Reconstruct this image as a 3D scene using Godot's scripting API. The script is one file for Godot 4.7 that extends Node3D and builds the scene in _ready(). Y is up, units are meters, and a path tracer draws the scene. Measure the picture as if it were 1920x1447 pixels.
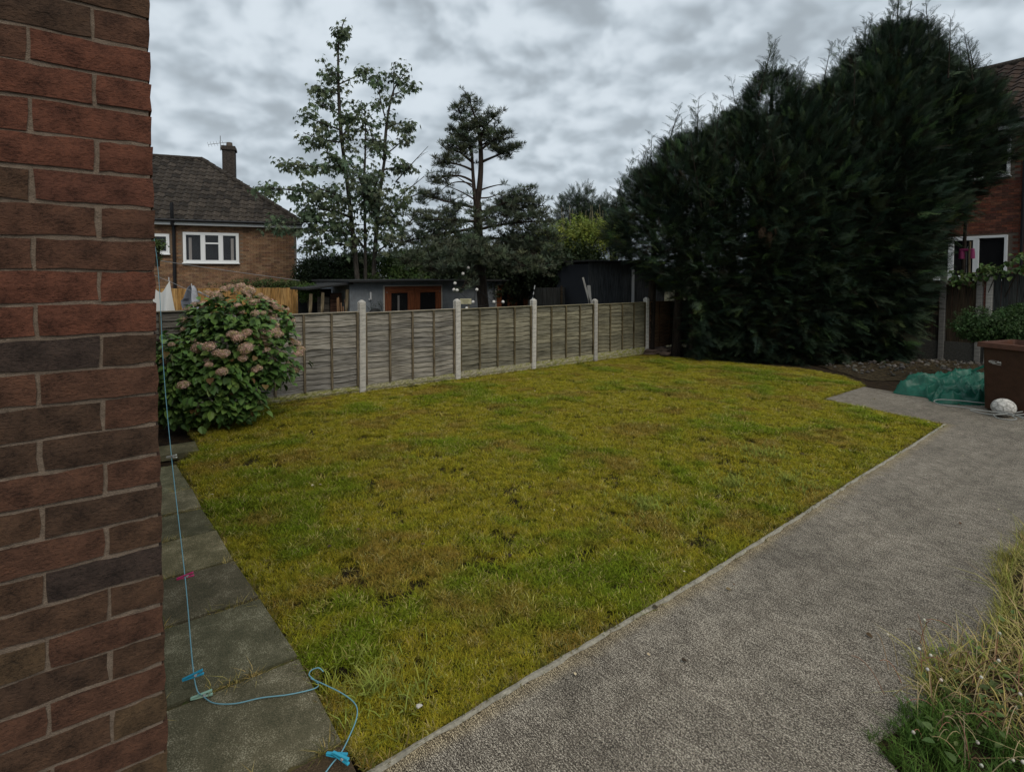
extends Node3D
# A back garden under a grey sky: brick house corner, slab path, lawn, low fence, conifer hedge and the neighbours' houses.

const UP := Vector3.UP
const ALONG := Vector3(0.8056, 0, -0.5925)      # along the fence and the face of the brick wall
const AWAY := Vector3(-0.5925, 0, -0.8056)      # along the slab path, at right angles to it
var R := RandomNumberGenerator.new()
var mats := {}
var tex := {}

func V(x: float, y: float, z: float) -> Vector3: return Vector3(x, y, z)
func V2(x: float, y: float) -> Vector2: return Vector2(x, y)
func lin(r: float, g: float, b: float) -> Color: return Color(r, g, b).linear_to_srgb()
func gy(z: float) -> float: return -0.009 * clampf(-z - 2.0, 0.0, 12.0)
func onto(p: Vector2, up := 0.0) -> Vector3: return Vector3(p.x, gy(p.y) + up, p.y)
func rr(a: float, b: float) -> float: return R.randf_range(a, b)
func rdir() -> Vector3:
	var v := Vector3(rr(-1, 1), rr(-1, 1), rr(-1, 1))
	return v.normalized() if v.length() > 0.05 else UP

# ------------------------------------------------------------------ mesh builder
class MB:
	var v := PackedVector3Array()
	var n := PackedVector3Array()
	var u := PackedVector2Array()
	var c := PackedColorArray()
	var col := Color(1, 1, 1)
	var uvo := Vector2.ZERO
	var swap := false
	func add(p: Vector3, nm: Vector3, uv: Vector2) -> void:
		v.push_back(p); n.push_back(nm); u.push_back(uv + uvo); c.push_back(col)
	func tri(a: Vector3, b: Vector3, d: Vector3, out: Vector3, ua := Vector2.ZERO, ub := Vector2.ZERO, ud := Vector2.ZERO) -> void:
		var nm := (d - a).cross(b - a)
		if nm.length_squared() < 1e-16: return
		nm = nm.normalized()
		if nm.dot(out) < 0.0:
			nm = -nm
			add(a, nm, ua); add(d, nm, ud); add(b, nm, ub)
		else:
			add(a, nm, ua); add(b, nm, ub); add(d, nm, ud)
	func quad(a: Vector3, b: Vector3, d: Vector3, e: Vector3, out: Vector3, ua := Vector2.ZERO, ub := Vector2.ZERO, ud := Vector2.ZERO, ue := Vector2.ZERO) -> void:
		tri(a, b, d, out, ua, ub, ud); tri(a, d, e, out, ua, ud, ue)
	func smooth(a: Vector3, b: Vector3, d: Vector3, na: Vector3, nb: Vector3, nd: Vector3, ua := Vector2.ZERO, ub := Vector2.ZERO, ud := Vector2.ZERO) -> void:
		if (d - a).cross(b - a).dot(na + nb + nd) < 0.0:
			add(a, na, ua); add(d, nd, ud); add(b, nb, ub)
		else:
			add(a, na, ua); add(b, nb, ub); add(d, nd, ud)
	func flatuv(p: Vector3, ax: int) -> Vector2:
		var q := Vector2(p.z, p.y) if ax == 0 else Vector2(p.x, p.z) if ax == 1 else Vector2(p.x, p.y)
		return Vector2(q.y, q.x) if swap else q
	# a box with chamfered edges; uv in metres
	func box(xf: Transform3D, size: Vector3, bev := 0.0, jit := 0.0, rng: RandomNumberGenerator = null) -> void:
		var h := size * 0.5
		var pts := {}
		for sx in [-1, 1]:
			for sy in [-1, 1]:
				for sz in [-1, 1]:
					var s := Vector3(sx, sy, sz)
					var j := Vector3.ZERO
					if rng: j = Vector3(rng.randf_range(-jit, jit), rng.randf_range(-jit, jit), rng.randf_range(-jit, jit))
					for ax in 3:
						var p := h - Vector3(bev, bev, bev)
						p[ax] = h[ax]
						pts[[sx, sy, sz, ax]] = p * s + j
		for ax in 3:
			for sg in [-1, 1]:
				var q: Array[Vector3] = []
				for ab in [[-1, -1], [-1, 1], [1, 1], [1, -1]]:
					var k := [0, 0, 0]
					k[ax] = sg; k[(ax + 1) % 3] = ab[0]; k[(ax + 2) % 3] = ab[1]
					q.push_back(pts[[k[0], k[1], k[2], ax]])
				var o := Vector3.ZERO
				o[ax] = sg
				quad(xf * q[0], xf * q[1], xf * q[2], xf * q[3], xf.basis * o, flatuv(q[0], ax), flatuv(q[1], ax), flatuv(q[2], ax), flatuv(q[3], ax))
		if bev <= 0.0: return
		for ax in 3:
			var b := (ax + 1) % 3
			var d := (ax + 2) % 3
			for sb in [-1, 1]:
				for sd in [-1, 1]:
					var q: Array[Vector3] = []
					for e in [[-1, b], [1, b], [1, d], [-1, d]]:
						var k := [0, 0, 0]
						k[ax] = e[0]; k[b] = sb; k[d] = sd
						q.push_back(pts[[k[0], k[1], k[2], e[1]]])
					var o := Vector3.ZERO
					o[b] = sb; o[d] = sd
					quad(xf * q[0], xf * q[1], xf * q[2], xf * q[3], xf.basis * o, flatuv(q[0], b), flatuv(q[1], b), flatuv(q[2], d), flatuv(q[3], d))
		for sx in [-1, 1]:
			for sy in [-1, 1]:
				for sz in [-1, 1]:
					var a: Vector3 = pts[[sx, sy, sz, 0]]
					tri(xf * a, xf * pts[[sx, sy, sz, 1]], xf * pts[[sx, sy, sz, 2]], xf.basis * Vector3(sx, sy, sz), flatuv(a, 0), flatuv(a, 0), flatuv(a, 0))
	func bx(at: Vector3, size: Vector3, bev := 0.0) -> void:
		box(Transform3D(Basis(), at), size, bev)
	# a beam between two points
	func bar(a: Vector3, b: Vector3, w: float, t: float, bev := 0.0, up := Vector3.UP) -> void:
		var x := (b - a).normalized()
		var z := x.cross(up)
		z = x.cross(Vector3.RIGHT).normalized() if z.length() < 0.01 else z.normalized()
		box(Transform3D(Basis(x, z.cross(x), z), (a + b) * 0.5), Vector3((b - a).length(), w, t), bev)
	func tube(p: Array, r0: float, r1: float, sides := 6, cap := true) -> void:
		var len := 0.0
		var prev: Array[Vector3] = []
		var pn: Array[Vector3] = []
		var ref := Vector3(0.31, 0.2, 0.93).normalized()
		for i in p.size():
			var here: Vector3 = p[i]
			var d: Vector3 = (p[mini(i + 1, p.size() - 1)] - p[maxi(i - 1, 0)]).normalized()
			var x := d.cross(ref)
			if x.length() < 0.05: x = d.cross(Vector3.RIGHT)
			x = x.normalized()
			ref = x.cross(d).normalized()
			var rad := lerpf(r0, r1, float(i) / maxf(1.0, p.size() - 1.0))
			var ring: Array[Vector3] = []
			var rn: Array[Vector3] = []
			for k in sides:
				var a := TAU * k / sides
				var o := x * cos(a) + ref * sin(a)
				rn.push_back(o); ring.push_back(here + o * rad)
			if i > 0:
				var l2: float = len + (here - p[i - 1]).length()
				for k in sides:
					var m := (k + 1) % sides
					var ua := float(k) / sides * TAU * rad
					var ub := float(k + 1) / sides * TAU * rad
					smooth(prev[k], ring[k], ring[m], pn[k], rn[k], rn[m], Vector2(ua, len), Vector2(ua, l2), Vector2(ub, l2))
					smooth(prev[k], ring[m], prev[m], pn[k], rn[m], pn[m], Vector2(ua, len), Vector2(ub, l2), Vector2(ub, len))
				len = l2
			if cap and (i == 0 or i == p.size() - 1):
				for k in sides: tri(here, ring[k], ring[(k + 1) % sides], d if i else -d)
			prev = ring; pn = rn
	# a small pointed leaf of two triangles, folded a little along its middle
	func leaf(a: Vector3, b: Vector3, w: float, nm: Vector3) -> void:
		var d := b - a
		var s := d.cross(nm).normalized() * w * 0.5
		var m := a + d * 0.45
		tri(a, m + s, b, nm); tri(a, b, m - s, nm)
	func ball(at: Vector3, rad: Vector3, lat := 8, lon := 12, wob := 0.0, noise: FastNoiseLite = null) -> void:
		var ps := []
		for i in lat + 1:
			var row := []
			for k in lon + 1:
				var th := PI * i / lat
				var ph := TAU * (k % lon) / lon
				var d := Vector3(sin(th) * cos(ph), cos(th), sin(th) * sin(ph))
				var f := 1.0 + (wob * noise.get_noise_3dv((at + d) * 40.0) if noise else 0.0)
				row.push_back([at + d * rad * f, (d / rad).normalized()])
			ps.push_back(row)
		for i in lat:
			for k in lon:
				var a = ps[i][k]; var b = ps[i][k + 1]; var d = ps[i + 1][k + 1]; var e = ps[i + 1][k]
				if wob > 0.0:
					quad(a[0], b[0], d[0], e[0], a[1] + d[1], V2u(k, i), V2u(k + 1, i), V2u(k + 1, i + 1), V2u(k, i + 1))
				else:
					smooth(a[0], b[0], d[0], a[1], b[1], d[1]); smooth(a[0], d[0], e[0], a[1], d[1], e[1])
	func V2u(a: float, b: float) -> Vector2: return Vector2(a, b) * 0.1
	func commit() -> ArrayMesh:
		var arr := []
		arr.resize(Mesh.ARRAY_MAX)
		arr[Mesh.ARRAY_VERTEX] = v; arr[Mesh.ARRAY_NORMAL] = n; arr[Mesh.ARRAY_TEX_UV] = u; arr[Mesh.ARRAY_COLOR] = c
		var m := ArrayMesh.new()
		m.add_surface_from_arrays(Mesh.PRIMITIVE_TRIANGLES, arr)
		return m

# ------------------------------------------------------------------ naming and placing
func tag(o: Node, label := "", category := "", group := "", kind := "") -> Node:
	if label: o.set_meta("label", label)
	if category: o.set_meta("category", category)
	if group: o.set_meta("group", group)
	if kind: o.set_meta("kind", kind)
	return o

func thing(called: String, label: String, category: String, at := Vector3.ZERO, dir := Vector3.RIGHT, group := "") -> Node3D:
	var o := Node3D.new()
	o.name = called
	add_child(o, true)
	o.transform = Transform3D(Basis(dir, UP, dir.cross(UP)), at)
	tag(o, label, category, group)
	return o

func put(called: String, m: MB, mat: Material, parent: Node = self, at := Transform3D()) -> MeshInstance3D:
	return place(called, m.commit(), mat, parent, at)

func place(called: String, mesh: Mesh, mat: Material, parent: Node = self, at := Transform3D()) -> MeshInstance3D:
	var o := MeshInstance3D.new()
	o.name = called
	o.mesh = mesh
	o.material_override = mat
	o.transform = at
	parent.add_child(o, true)
	return o

func shift(o: Node3D) -> Transform3D:      # meshes laid out in garden coordinates, under a thing that stands elsewhere
	return o.transform.affine_inverse()

func many(called: String, mesh: Mesh, mat: Material, xs: Array, cols: Array, parent: Node, at := Transform3D()) -> MultiMeshInstance3D:
	var mm := MultiMesh.new()
	mm.transform_format = MultiMesh.TRANSFORM_3D
	mm.use_colors = true
	mm.mesh = mesh
	mm.instance_count = xs.size()
	for i in xs.size():
		mm.set_instance_transform(i, xs[i])
		mm.set_instance_color(i, cols[i])
	var o := MultiMeshInstance3D.new()
	o.name = called
	o.multimesh = mm
	o.material_override = mat
	o.transform = at
	parent.add_child(o, true)
	o.set_meta("kind", "stuff")
	return o

# ------------------------------------------------------------------ textures and materials
func noise(f: float, oct := 4, sd := 1, type := FastNoiseLite.TYPE_SIMPLEX_SMOOTH) -> FastNoiseLite:
	var n := FastNoiseLite.new()
	n.noise_type = type
	n.seed = sd
	n.frequency = f
	n.fractal_type = FastNoiseLite.FRACTAL_FBM if oct > 1 else FastNoiseLite.FRACTAL_NONE
	n.fractal_octaves = oct
	return n

# layers: [frequency, octaves, weight, stretch x, stretch y]; the sum goes through a ramp of colours
func mixed(size: int, layers: Array, stops: Array, gain := 1.0, sd := 5) -> ImageTexture:
	var sum := PackedFloat32Array()
	sum.resize(size * size)
	sum.fill(0.5)
	for l in layers:
		sd += 1
		var im := noise(l[0], l[1], sd).get_seamless_image(maxi(8, size / int(l[3])), maxi(8, size / int(l[4])))
		im.resize(size, size, Image.INTERPOLATE_CUBIC)
		im.convert(Image.FORMAT_L8)
		var d := im.get_data()
		var w: float = l[2] * gain / 255.0
		for i in sum.size(): sum[i] += (d[i] - 127.5) * w
	var g := Gradient.new()
	var offs := PackedFloat32Array()
	var cols := PackedColorArray()
	for s in stops:
		offs.push_back(s[0]); cols.push_back(s[1])
	g.offsets = offs; g.colors = cols
	var lut := PackedByteArray()
	for i in 256:
		var c := g.sample(i / 255.0)
		lut.append_array([int(clampf(c.r, 0, 1) * 255), int(clampf(c.g, 0, 1) * 255), int(clampf(c.b, 0, 1) * 255)])
	var out := PackedByteArray()
	out.resize(size * size * 3)
	for i in sum.size():
		var k := clampi(int(sum[i] * 255.0), 0, 255) * 3
		out[i * 3] = lut[k]; out[i * 3 + 1] = lut[k + 1]; out[i * 3 + 2] = lut[k + 2]
	return ImageTexture.create_from_image(Image.create_from_data(size, size, false, Image.FORMAT_RGB8, out))

func grey(x: float) -> Color: return Color(x, x, x)

func mat(called: String, c: Color, rough := 0.9, t := "", h := "", scale := Vector3.ONE, relief := 0.3, tri := false) -> StandardMaterial3D:
	if mats.has(called): return mats[called]
	var m := StandardMaterial3D.new()
	m.resource_name = called
	m.albedo_color = c
	m.roughness = rough
	m.metallic_specular = 0.35
	m.vertex_color_use_as_albedo = true
	if t: m.albedo_texture = tex[t]
	if h:
		m.heightmap_enabled = true
		m.heightmap_texture = tex[h]
		m.heightmap_scale = relief
	m.uv1_scale = scale
	if tri:
		m.uv1_triplanar = true
		m.uv1_world_triplanar = true
	mats[called] = m
	return m

func leafmat(called: String, c: Color, back := 0.35, rough := 0.55) -> StandardMaterial3D:
	var m := mat(called, c, rough)
	m.backlight_enabled = true
	m.backlight = Color(back, back, back)
	m.metallic_specular = 0.3
	return m

func make_textures() -> void:
	tex.brick = mixed(512, [[0.008, 4, 0.8, 1, 1], [0.12, 3, 0.22, 3, 1], [0.06, 3, 0.35, 1, 1], [0.3, 2, 0.7, 1, 1]], [[0, grey(0.5)], [0.25, grey(0.72)], [0.5, grey(0.83)], [0.75, grey(0.92)], [1, Color(1, 0.98, 0.95)]], 1.15)
	tex.brickh = mixed(512, [[0.02, 3, 0.35, 1, 1], [0.1, 3, 0.4, 3, 1], [0.06, 3, 0.5, 1, 1], [0.25, 2, 0.8, 1, 1]], [[0, grey(0)], [0.35, grey(0.6)], [1, grey(1)]], 1.2)
	tex.grain = mixed(512, [[0.02, 4, 0.5, 1, 1], [0.25, 2, 0.8, 1, 1]], [[0, grey(0.6)], [0.5, grey(0.82)], [1, grey(1)]], 1.2, 50)
	tex.grainh = mixed(512, [[0.03, 4, 0.5, 1, 1], [0.22, 2, 1.0, 1, 1]], [[0, grey(0)], [1, grey(1)]], 1.0, 50)
	tex.path = mixed(1024, [[0.005, 3, 0.08, 1, 1], [0.15, 2, 0.8, 1, 2], [0.12, 2, 0.5, 1, 1], [0.3, 2, 0.7, 1, 1], [0.14, 2, 0.42, 1, 16]], [[0, Color(0.2, 0.19, 0.175)], [0.3, Color(0.37, 0.345, 0.32)], [0.5, Color(0.50, 0.475, 0.445)], [0.66, Color(0.64, 0.61, 0.57)], [0.82, Color(0.86, 0.83, 0.78)], [1, Color(1.0, 0.98, 0.93)]], 1.6, 80)
	tex.pathh = mixed(1024, [[0.05, 2, 0.4, 1, 8], [0.09, 2, 0.9, 1, 2]], [[0, grey(0)], [1, grey(1)]], 1.0, 81)
	tex.slab = mixed(1024, [[0.005, 4, 0.5, 1, 1], [0.03, 3, 0.3, 1, 1], [0.13, 2, 0.9, 1, 1], [0.35, 2, 0.5, 1, 1]], [[0, Color(0.38, 0.39, 0.32)], [0.35, Color(0.55, 0.55, 0.47)], [0.6, Color(0.66, 0.64, 0.56)], [0.74, Color(0.78, 0.76, 0.68)], [0.84, Color(1, 1, 0.94)], [1, Color(1, 1, 0.94)]], 0.9, 110)
	tex.wood = mixed(512, [[0.03, 4, 0.8, 12, 1], [0.08, 3, 0.5, 20, 1], [0.01, 3, 0.5, 2, 1]], [[0, Color(0.36, 0.34, 0.30)], [0.3, Color(0.62, 0.60, 0.56)], [0.55, Color(0.8, 0.78, 0.74)], [0.8, Color(0.92, 0.9, 0.86)], [1, Color(1, 0.99, 0.96)]], 1.1, 140)
	tex.woodh = mixed(512, [[0.04, 4, 1.0, 14, 1], [0.1, 2, 0.5, 20, 1]], [[0, grey(0)], [1, grey(1)]], 1.0, 140)
	tex.soil = mixed(512, [[0.01, 4, 0.7, 1, 1], [0.12, 3, 0.9, 1, 1]], [[0, Color(0.35, 0.3, 0.22)], [0.5, Color(0.62, 0.55, 0.42)], [1, Color(0.95, 0.88, 0.7)]], 1.1, 170)
	tex.bark = mixed(512, [[0.03, 4, 0.9, 1, 6], [0.15, 2, 0.5, 1, 3]], [[0, grey(0.4)], [0.5, grey(0.72)], [1, grey(1)]], 1.1, 200)
	tex.tile = mixed(512, [[0.015, 4, 0.8, 1, 1], [0.1, 3, 0.6, 1, 1]], [[0, Color(0.4, 0.38, 0.36)], [0.5, Color(0.7, 0.68, 0.66)], [0.8, Color(0.85, 0.86, 0.8)], [1, Color(1, 1, 0.94)]], 1.2, 230)
	tex.scuff = mixed(512, [[0.008, 4, 0.6, 1, 1], [0.06, 3, 0.4, 1, 4]], [[0, grey(0.7)], [0.5, grey(0.88)], [1, grey(1)]], 1.1, 260)

func sky_picture() -> ImageTexture:
	var w := 2048
	var h := 1024
	var im := Image.create_empty(w, h, false, Image.FORMAT_RGBF)
	im.fill(Color(0.16, 0.17, 0.15))
	var a := noise(0.42, 3, 31)
	var b := noise(1.25, 6, 12)
	var d := noise(3.6, 4, 77)
	for y in h / 2:
		var el := PI * (0.5 - (y + 0.5) / h)
		var sy := sin(el)
		for x in w:
			var az := TAU * ((x + 0.5) / w - 0.5)
			var dir := Vector3(sin(az) * cos(el), sy, -cos(az) * cos(el))
			var q := Vector2(dir.x, dir.z) / (sy + 0.34)
			var n1 := a.get_noise_2d(q.x, q.y)
			var n2 := b.get_noise_2d(q.x * 2.5, q.y * 2.5)
			var n3 := d.get_noise_2d(q.x * 2.1 + n2 * 0.12, q.y * 2.1)
			var thick := smoothstep(-0.50, 0.46, n1 * 0.34 + n2 * 0.60 + n3 * 0.58)
			var low := exp(-sy * 4.5)
			var l := lerpf(lerpf(0.50, 0.262, thick), 0.40, low * 0.55)
			var c := Color(0.845, 0.97, 1.08).lerp(Color(0.94, 1.0, 1.05), clampf((l - 0.36) * 3.0, 0, 1))
			im.set_pixel(x, y, Color(c.r * l, c.g * l, c.b * l))
	return ImageTexture.create_from_image(im)

# ------------------------------------------------------------------ small shapes used again and again
func bez(a: Vector3, b: Vector3, d: Vector3, n := 8) -> Array:
	var out := []
	for i in n + 1:
		var t := float(i) / n
		out.push_back(a.lerp(b, t).lerp(b.lerp(d, t), t))
	return out

func curve(p: Array, n := 6) -> Array:       # a smooth line through the points
	var out := []
	for i in p.size() - 1:
		var a: Vector3 = p[maxi(i - 1, 0)]; var b: Vector3 = p[i]; var d: Vector3 = p[i + 1]; var e: Vector3 = p[mini(i + 2, p.size() - 1)]
		for k in n: out.push_back(b.cubic_interpolate(d, a, e, float(k) / n))
	out.push_back(p[-1])
	return out

func slab_mesh(poly: PackedVector2Array, up: float, thick: float) -> MB:
	var m := MB.new()
	var t := Geometry2D.triangulate_polygon(poly)
	var uv := func(p: Vector2) -> Vector2: return Vector2(p.x * ALONG.x + p.y * ALONG.z, p.x * AWAY.x + p.y * AWAY.z)
	for i in range(0, t.size(), 3):
		var a := poly[t[i]]; var b := poly[t[i + 1]]; var d := poly[t[i + 2]]
		m.tri(onto(a, up), onto(b, up), onto(d, up), UP, uv.call(a), uv.call(b), uv.call(d))
	var mid := Vector2.ZERO
	for p in poly: mid += p / poly.size()
	if thick > 0.0:
		for i in poly.size():
			var a := poly[i]; var b := poly[(i + 1) % poly.size()]
			var o := Vector3(b.y - a.y, 0, a.x - b.x)
			if Geometry2D.is_polygon_clockwise(poly): o = -o
			m.quad(onto(a, up), onto(b, up), onto(b, up - thick), onto(a, up - thick), o, uv.call(a), uv.call(b), uv.call(b) + Vector2(0, thick), uv.call(a) + Vector2(0, thick))
	return m

func oval_leaf() -> ArrayMesh:               # lies along +Y, faces +Z
	var m := MB.new()
	var e := [V2(0, 0), V2(0.26, 0.18), V2(0.36, 0.42), V2(0.27, 0.72), V2(0, 1)]
	for s in [-1, 1]:
		for i in 4:
			var a: Vector2 = e[i]; var b: Vector2 = e[i + 1]
			var z := func(p: Vector2) -> Vector3: return Vector3(p.x * s, p.y, absf(p.x) * 0.35 - 0.25 * p.y * p.y)
			var c0 := Vector3(0, a.y, -0.25 * a.y * a.y); var c1 := Vector3(0, b.y, -0.25 * b.y * b.y)
			m.quad(c0, c1, z.call(b), z.call(a), Vector3(0, 0.3, 1))
	return m.commit()

func palm_cluster(n := 9) -> ArrayMesh:      # drooping lobed leaves round the end of a twig
	var m := MB.new()
	for i in n:
		var d := Vector3(rr(-1, 1), rr(-0.75, 0.6), rr(-1, 1)).normalized()
		var at := d * rr(0.3, 0.75)
		var down := (d * 0.55 + Vector3(rr(-0.3, 0.3), -0.75, rr(-0.3, 0.3))).normalized()
		var nm := (UP * 0.7 + d * 0.8 + rdir() * 0.35).normalized()
		var x := down.cross(nm).normalized()
		var sc := rr(0.34, 0.52)
		m.col = grey(rr(0.7, 1.25))
		m.leaf(Vector3.ZERO, at, 0.03, nm)
		var tips := [V2(-0.55, 0.12), V2(-0.2, 0.28), V2(-0.72, 0.62), V2(-0.2, 0.6), V2(0, 1.1), V2(0.2, 0.6), V2(0.72, 0.62), V2(0.2, 0.28), V2(0.55, 0.12)]
		for k in tips.size() - 1:
			var a: Vector2 = tips[k]; var b: Vector2 = tips[k + 1]
			var bend := func(q: Vector2) -> Vector3: return at + (x * q.x + down * q.y + nm * (0.12 - 0.3 * q.length_squared())) * sc
			m.tri(at, bend.call(a), bend.call(b), nm)
	return m.commit()

func frond_mesh(droop: float) -> ArrayMesh:  # a feathery spray of cypress along +Y, its face to +Z
	var m := MB.new()
	for i in 13:
		var t := (i + 0.6) / 13.0
		var p := Vector3(0, t, -droop * t * t)
		var big := 0.36 * pow(1.0 - t, 0.7) * (0.5 + 0.5 * sin(PI * minf(1.0, t * 1.6 + 0.15))) + 0.07
		for s in [-1.0, 1.0]:
			var d := Vector3(s * 0.66, 0.74, rr(-0.3, 0.2)).normalized()
			var tip: Vector3 = p + d * big * rr(0.75, 1.2) + Vector3(0, big * 0.1, -big * 0.3)
			m.col = grey(rr(0.65, 1.3))
			m.leaf(p, tip, 0.020, Vector3(s * 0.3, 0, 1))
			for j in 3:
				var q := p.lerp(tip, (j + 0.8) / 3.6)
				for s2 in [-1.0, 1.0]:
					var e := (d.rotated(Vector3(0, 0, 1), s2 * 0.5) + Vector3(0, 0, rr(-0.3, 0.15))).normalized()
					m.leaf(q, q + e * big * rr(0.28, 0.42), 0.0145, Vector3(0, 0, 1))
	m.leaf(Vector3(0, 0, 0), Vector3(0, 1.05, -droop), 0.02, Vector3(0, 0, 1))
	return m.commit()

func needle_tuft(n := 46) -> ArrayMesh:
	var m := MB.new()
	for i in n:
		var d := rdir()
		d.y = absf(d.y) * 0.8 + d.y * 0.2
		m.col = grey(rr(0.7, 1.25))
		var a := d * rr(0.0, 0.35)
		m.leaf(a, a + (d + rdir() * 0.4).normalized() * rr(0.45, 0.8), 0.075, rdir())
	return m.commit()

func leaf_spray(n := 14) -> ArrayMesh:        # a twig with small pointed leaves
	var m := MB.new()
	for i in n:
		var d := rdir()
		var a := d * rr(0.1, 0.7)
		m.col = grey(rr(0.7, 1.25))
		m.leaf(a, a + (rdir() + d * 0.6 + Vector3(0, -0.2, 0)).normalized() * rr(0.35, 0.55), rr(0.17, 0.26), (UP + rdir() * 0.8).normalized())
	return m.commit()

func grass_tuft(n: int, tall: float, wide: float, lean: float, spread: float) -> ArrayMesh:
	var m := MB.new()
	for i in n:
		var a := TAU * R.randf()
		var d := Vector3(cos(a), 0, sin(a))
		var base := Vector3(rr(-1, 1), 0, rr(-1, 1)) * spread
		var h := tall * rr(0.55, 1.15)
		var l := h * lean * rr(0.3, 1.5)
		var s := d.cross(UP) * wide * 0.5
		var mid := base + UP * h * 0.62 + d * l * 0.4
		var tip := base + UP * h * rr(0.75, 1.0) + d * l
		m.col = grey(rr(0.72, 1.22))
		var nm := (UP * 0.7 + d * -0.6).normalized()
		m.quad(base - s, base + s, mid + s * 0.8, mid - s * 0.8, nm)
		m.tri(mid - s * 0.8, mid + s * 0.8, tip, nm)
	return m.commit()

func aim(at: Vector3, y: Vector3, z: Vector3, s: float) -> Transform3D:
	var yy := y.normalized()
	var x := yy.cross(z)
	x = yy.cross(Vector3(0.3, 0.1, 0.9)).normalized() if x.length() < 0.02 else x.normalized()
	return Transform3D(Basis(x, yy, x.cross(yy)).scaled_local(Vector3(s, s, s)), at)

func spin(at: Vector3, s: float) -> Transform3D:
	return Transform3D(Basis(UP, rr(0, TAU)).rotated(Vector3(rr(-1, 1), 0, rr(-1, 1)).normalized(), rr(0, 0.5)).scaled(Vector3(s, s, s)), at)

func tint(c: Color, v: float, hue := 0.1) -> Color:
	var k := rr(1.0 - v, 1.0 + v)
	return Color(c.r * k * rr(1.0 - hue, 1.0 + hue), c.g * k, c.b * k * rr(1.0 - hue, 1.0 + hue))

# ------------------------------------------------------------------ the whole scene
func _ready() -> void:
	R.seed = 4711
	var cam := Camera3D.new()
	cam.name = "camera"
	cam.projection = Camera3D.PROJECTION_FRUSTUM
	cam.near = 0.05
	cam.far = 900.0
	cam.size = 0.05 * 1447.0 / 1020.0
	cam.frustum_offset = Vector2(0, -0.05 * 169.5 / 1020.0)
	cam.position = V(0, 1.86, 0)
	cam.rotation_degrees.x = -2.1
	add_child(cam)
	cam.current = true
	var env := Environment.new()
	env.background_mode = Environment.BG_SKY
	var sky := Sky.new()
	var sm := PanoramaSkyMaterial.new()
	sm.panorama = sky_picture()
	sky.sky_material = sm
	env.sky = sky
	env.tonemap_mode = Environment.TONE_MAPPER_LINEAR
	env.tonemap_exposure = 1.58
	env.sdfgi_enabled = true
	env.ssao_enabled = true
	env.ssil_enabled = true
	var we := WorldEnvironment.new()
	we.name = "environment"
	we.environment = env
	add_child(we)
	var sun := DirectionalLight3D.new()
	sun.name = "sun"
	sun.light_energy = 0.36
	sun.light_angular_distance = 40.0
	sun.light_color = Color(1.0, 0.97, 0.92)
	sun.shadow_enabled = true
	sun.rotation_degrees = Vector3(-50, 28, 0)
	add_child(sun)
	make_textures()
	build_ground()
	build_brick_wall()
	build_fence()
	build_left_house()
	build_garden_room()
	build_right_house()
	build_right_fence()
	build_hedge()
	build_trees()
	build_bushes()
	build_hydrangea()
	build_line()
	build_bin_corner()
	build_verge()
	build_lawn()
	build_far_details()

func pv(a: Array) -> PackedVector2Array: return PackedVector2Array(a)

var lawn_poly := PackedVector2Array()
var path_poly := PackedVector2Array()
var slab_edge: Array = []

func stained_path(poly: PackedVector2Array, run: PackedVector2Array) -> MB:
	# small triangles, so that old stains and the trowelled sandy margin can be told in the colour of the concrete
	var m := slab_mesh(poly, 0.0, 0.11)
	var keep := MB.new()
	var big := noise(0.8, 4, 91)
	var todo := []
	var t := Geometry2D.triangulate_polygon(poly)
	for i in range(0, t.size(), 3): todo.push_back([poly[t[i]], poly[t[i + 1]], poly[t[i + 2]]])
	var shade := func(q: Vector2) -> Color:
		var d := 9.0
		for i in run.size() - 1: d = minf(d, q.distance_to(Geometry2D.get_closest_point_to_segment(q, run[i], run[i + 1])))
		var k := 1.0 + 0.30 * big.get_noise_2dv(q) + 0.12 * big.get_noise_2dv(q * 4.0)
		var c := Color(k, k * 0.99, k * 0.97) * 0.7
		var band := 1.0 - smoothstep(0.03, 0.115 + 0.05 * big.get_noise_2dv(q * 2.0), d)
		return c.lerp(Color(1.0, 0.90, 0.66) * (0.92 + 0.2 * big.get_noise_2dv(q * 3.0)), band * 0.9)
	var uv := func(a: Vector2) -> Vector2: return Vector2(a.x * ALONG.x + a.y * ALONG.z, a.x * AWAY.x + a.y * AWAY.z)
	while todo.size():
		var q: Array = todo.pop_back()
		var l := [q[0].distance_to(q[1]), q[1].distance_to(q[2]), q[2].distance_to(q[0])]
		var k: int = l.find(l.max())
		var far: float = ((q[0] + q[1] + q[2]) / 3.0).length()
		if l[k] > (0.09 if far < 5.0 else 0.2):
			var h: Vector2 = (q[k] + q[(k + 1) % 3]) * 0.5
			todo.push_back([q[k], h, q[(k + 2) % 3]]); todo.push_back([h, q[(k + 1) % 3], q[(k + 2) % 3]])
			continue
		var o := [0, 1, 2] if (q[2] - q[0]).cross(q[1] - q[0]) < 0.0 else [0, 2, 1]
		for i in o:
			keep.col = shade.call(q[i])
			keep.add(onto(q[i]), UP, uv.call(q[i]))
	for i in m.v.size():
		if absf(m.n[i].y) < 0.5:
			keep.v.push_back(m.v[i]); keep.n.push_back(m.n[i]); keep.u.push_back(m.u[i]); keep.c.push_back(m.c[i])
	return keep

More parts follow.
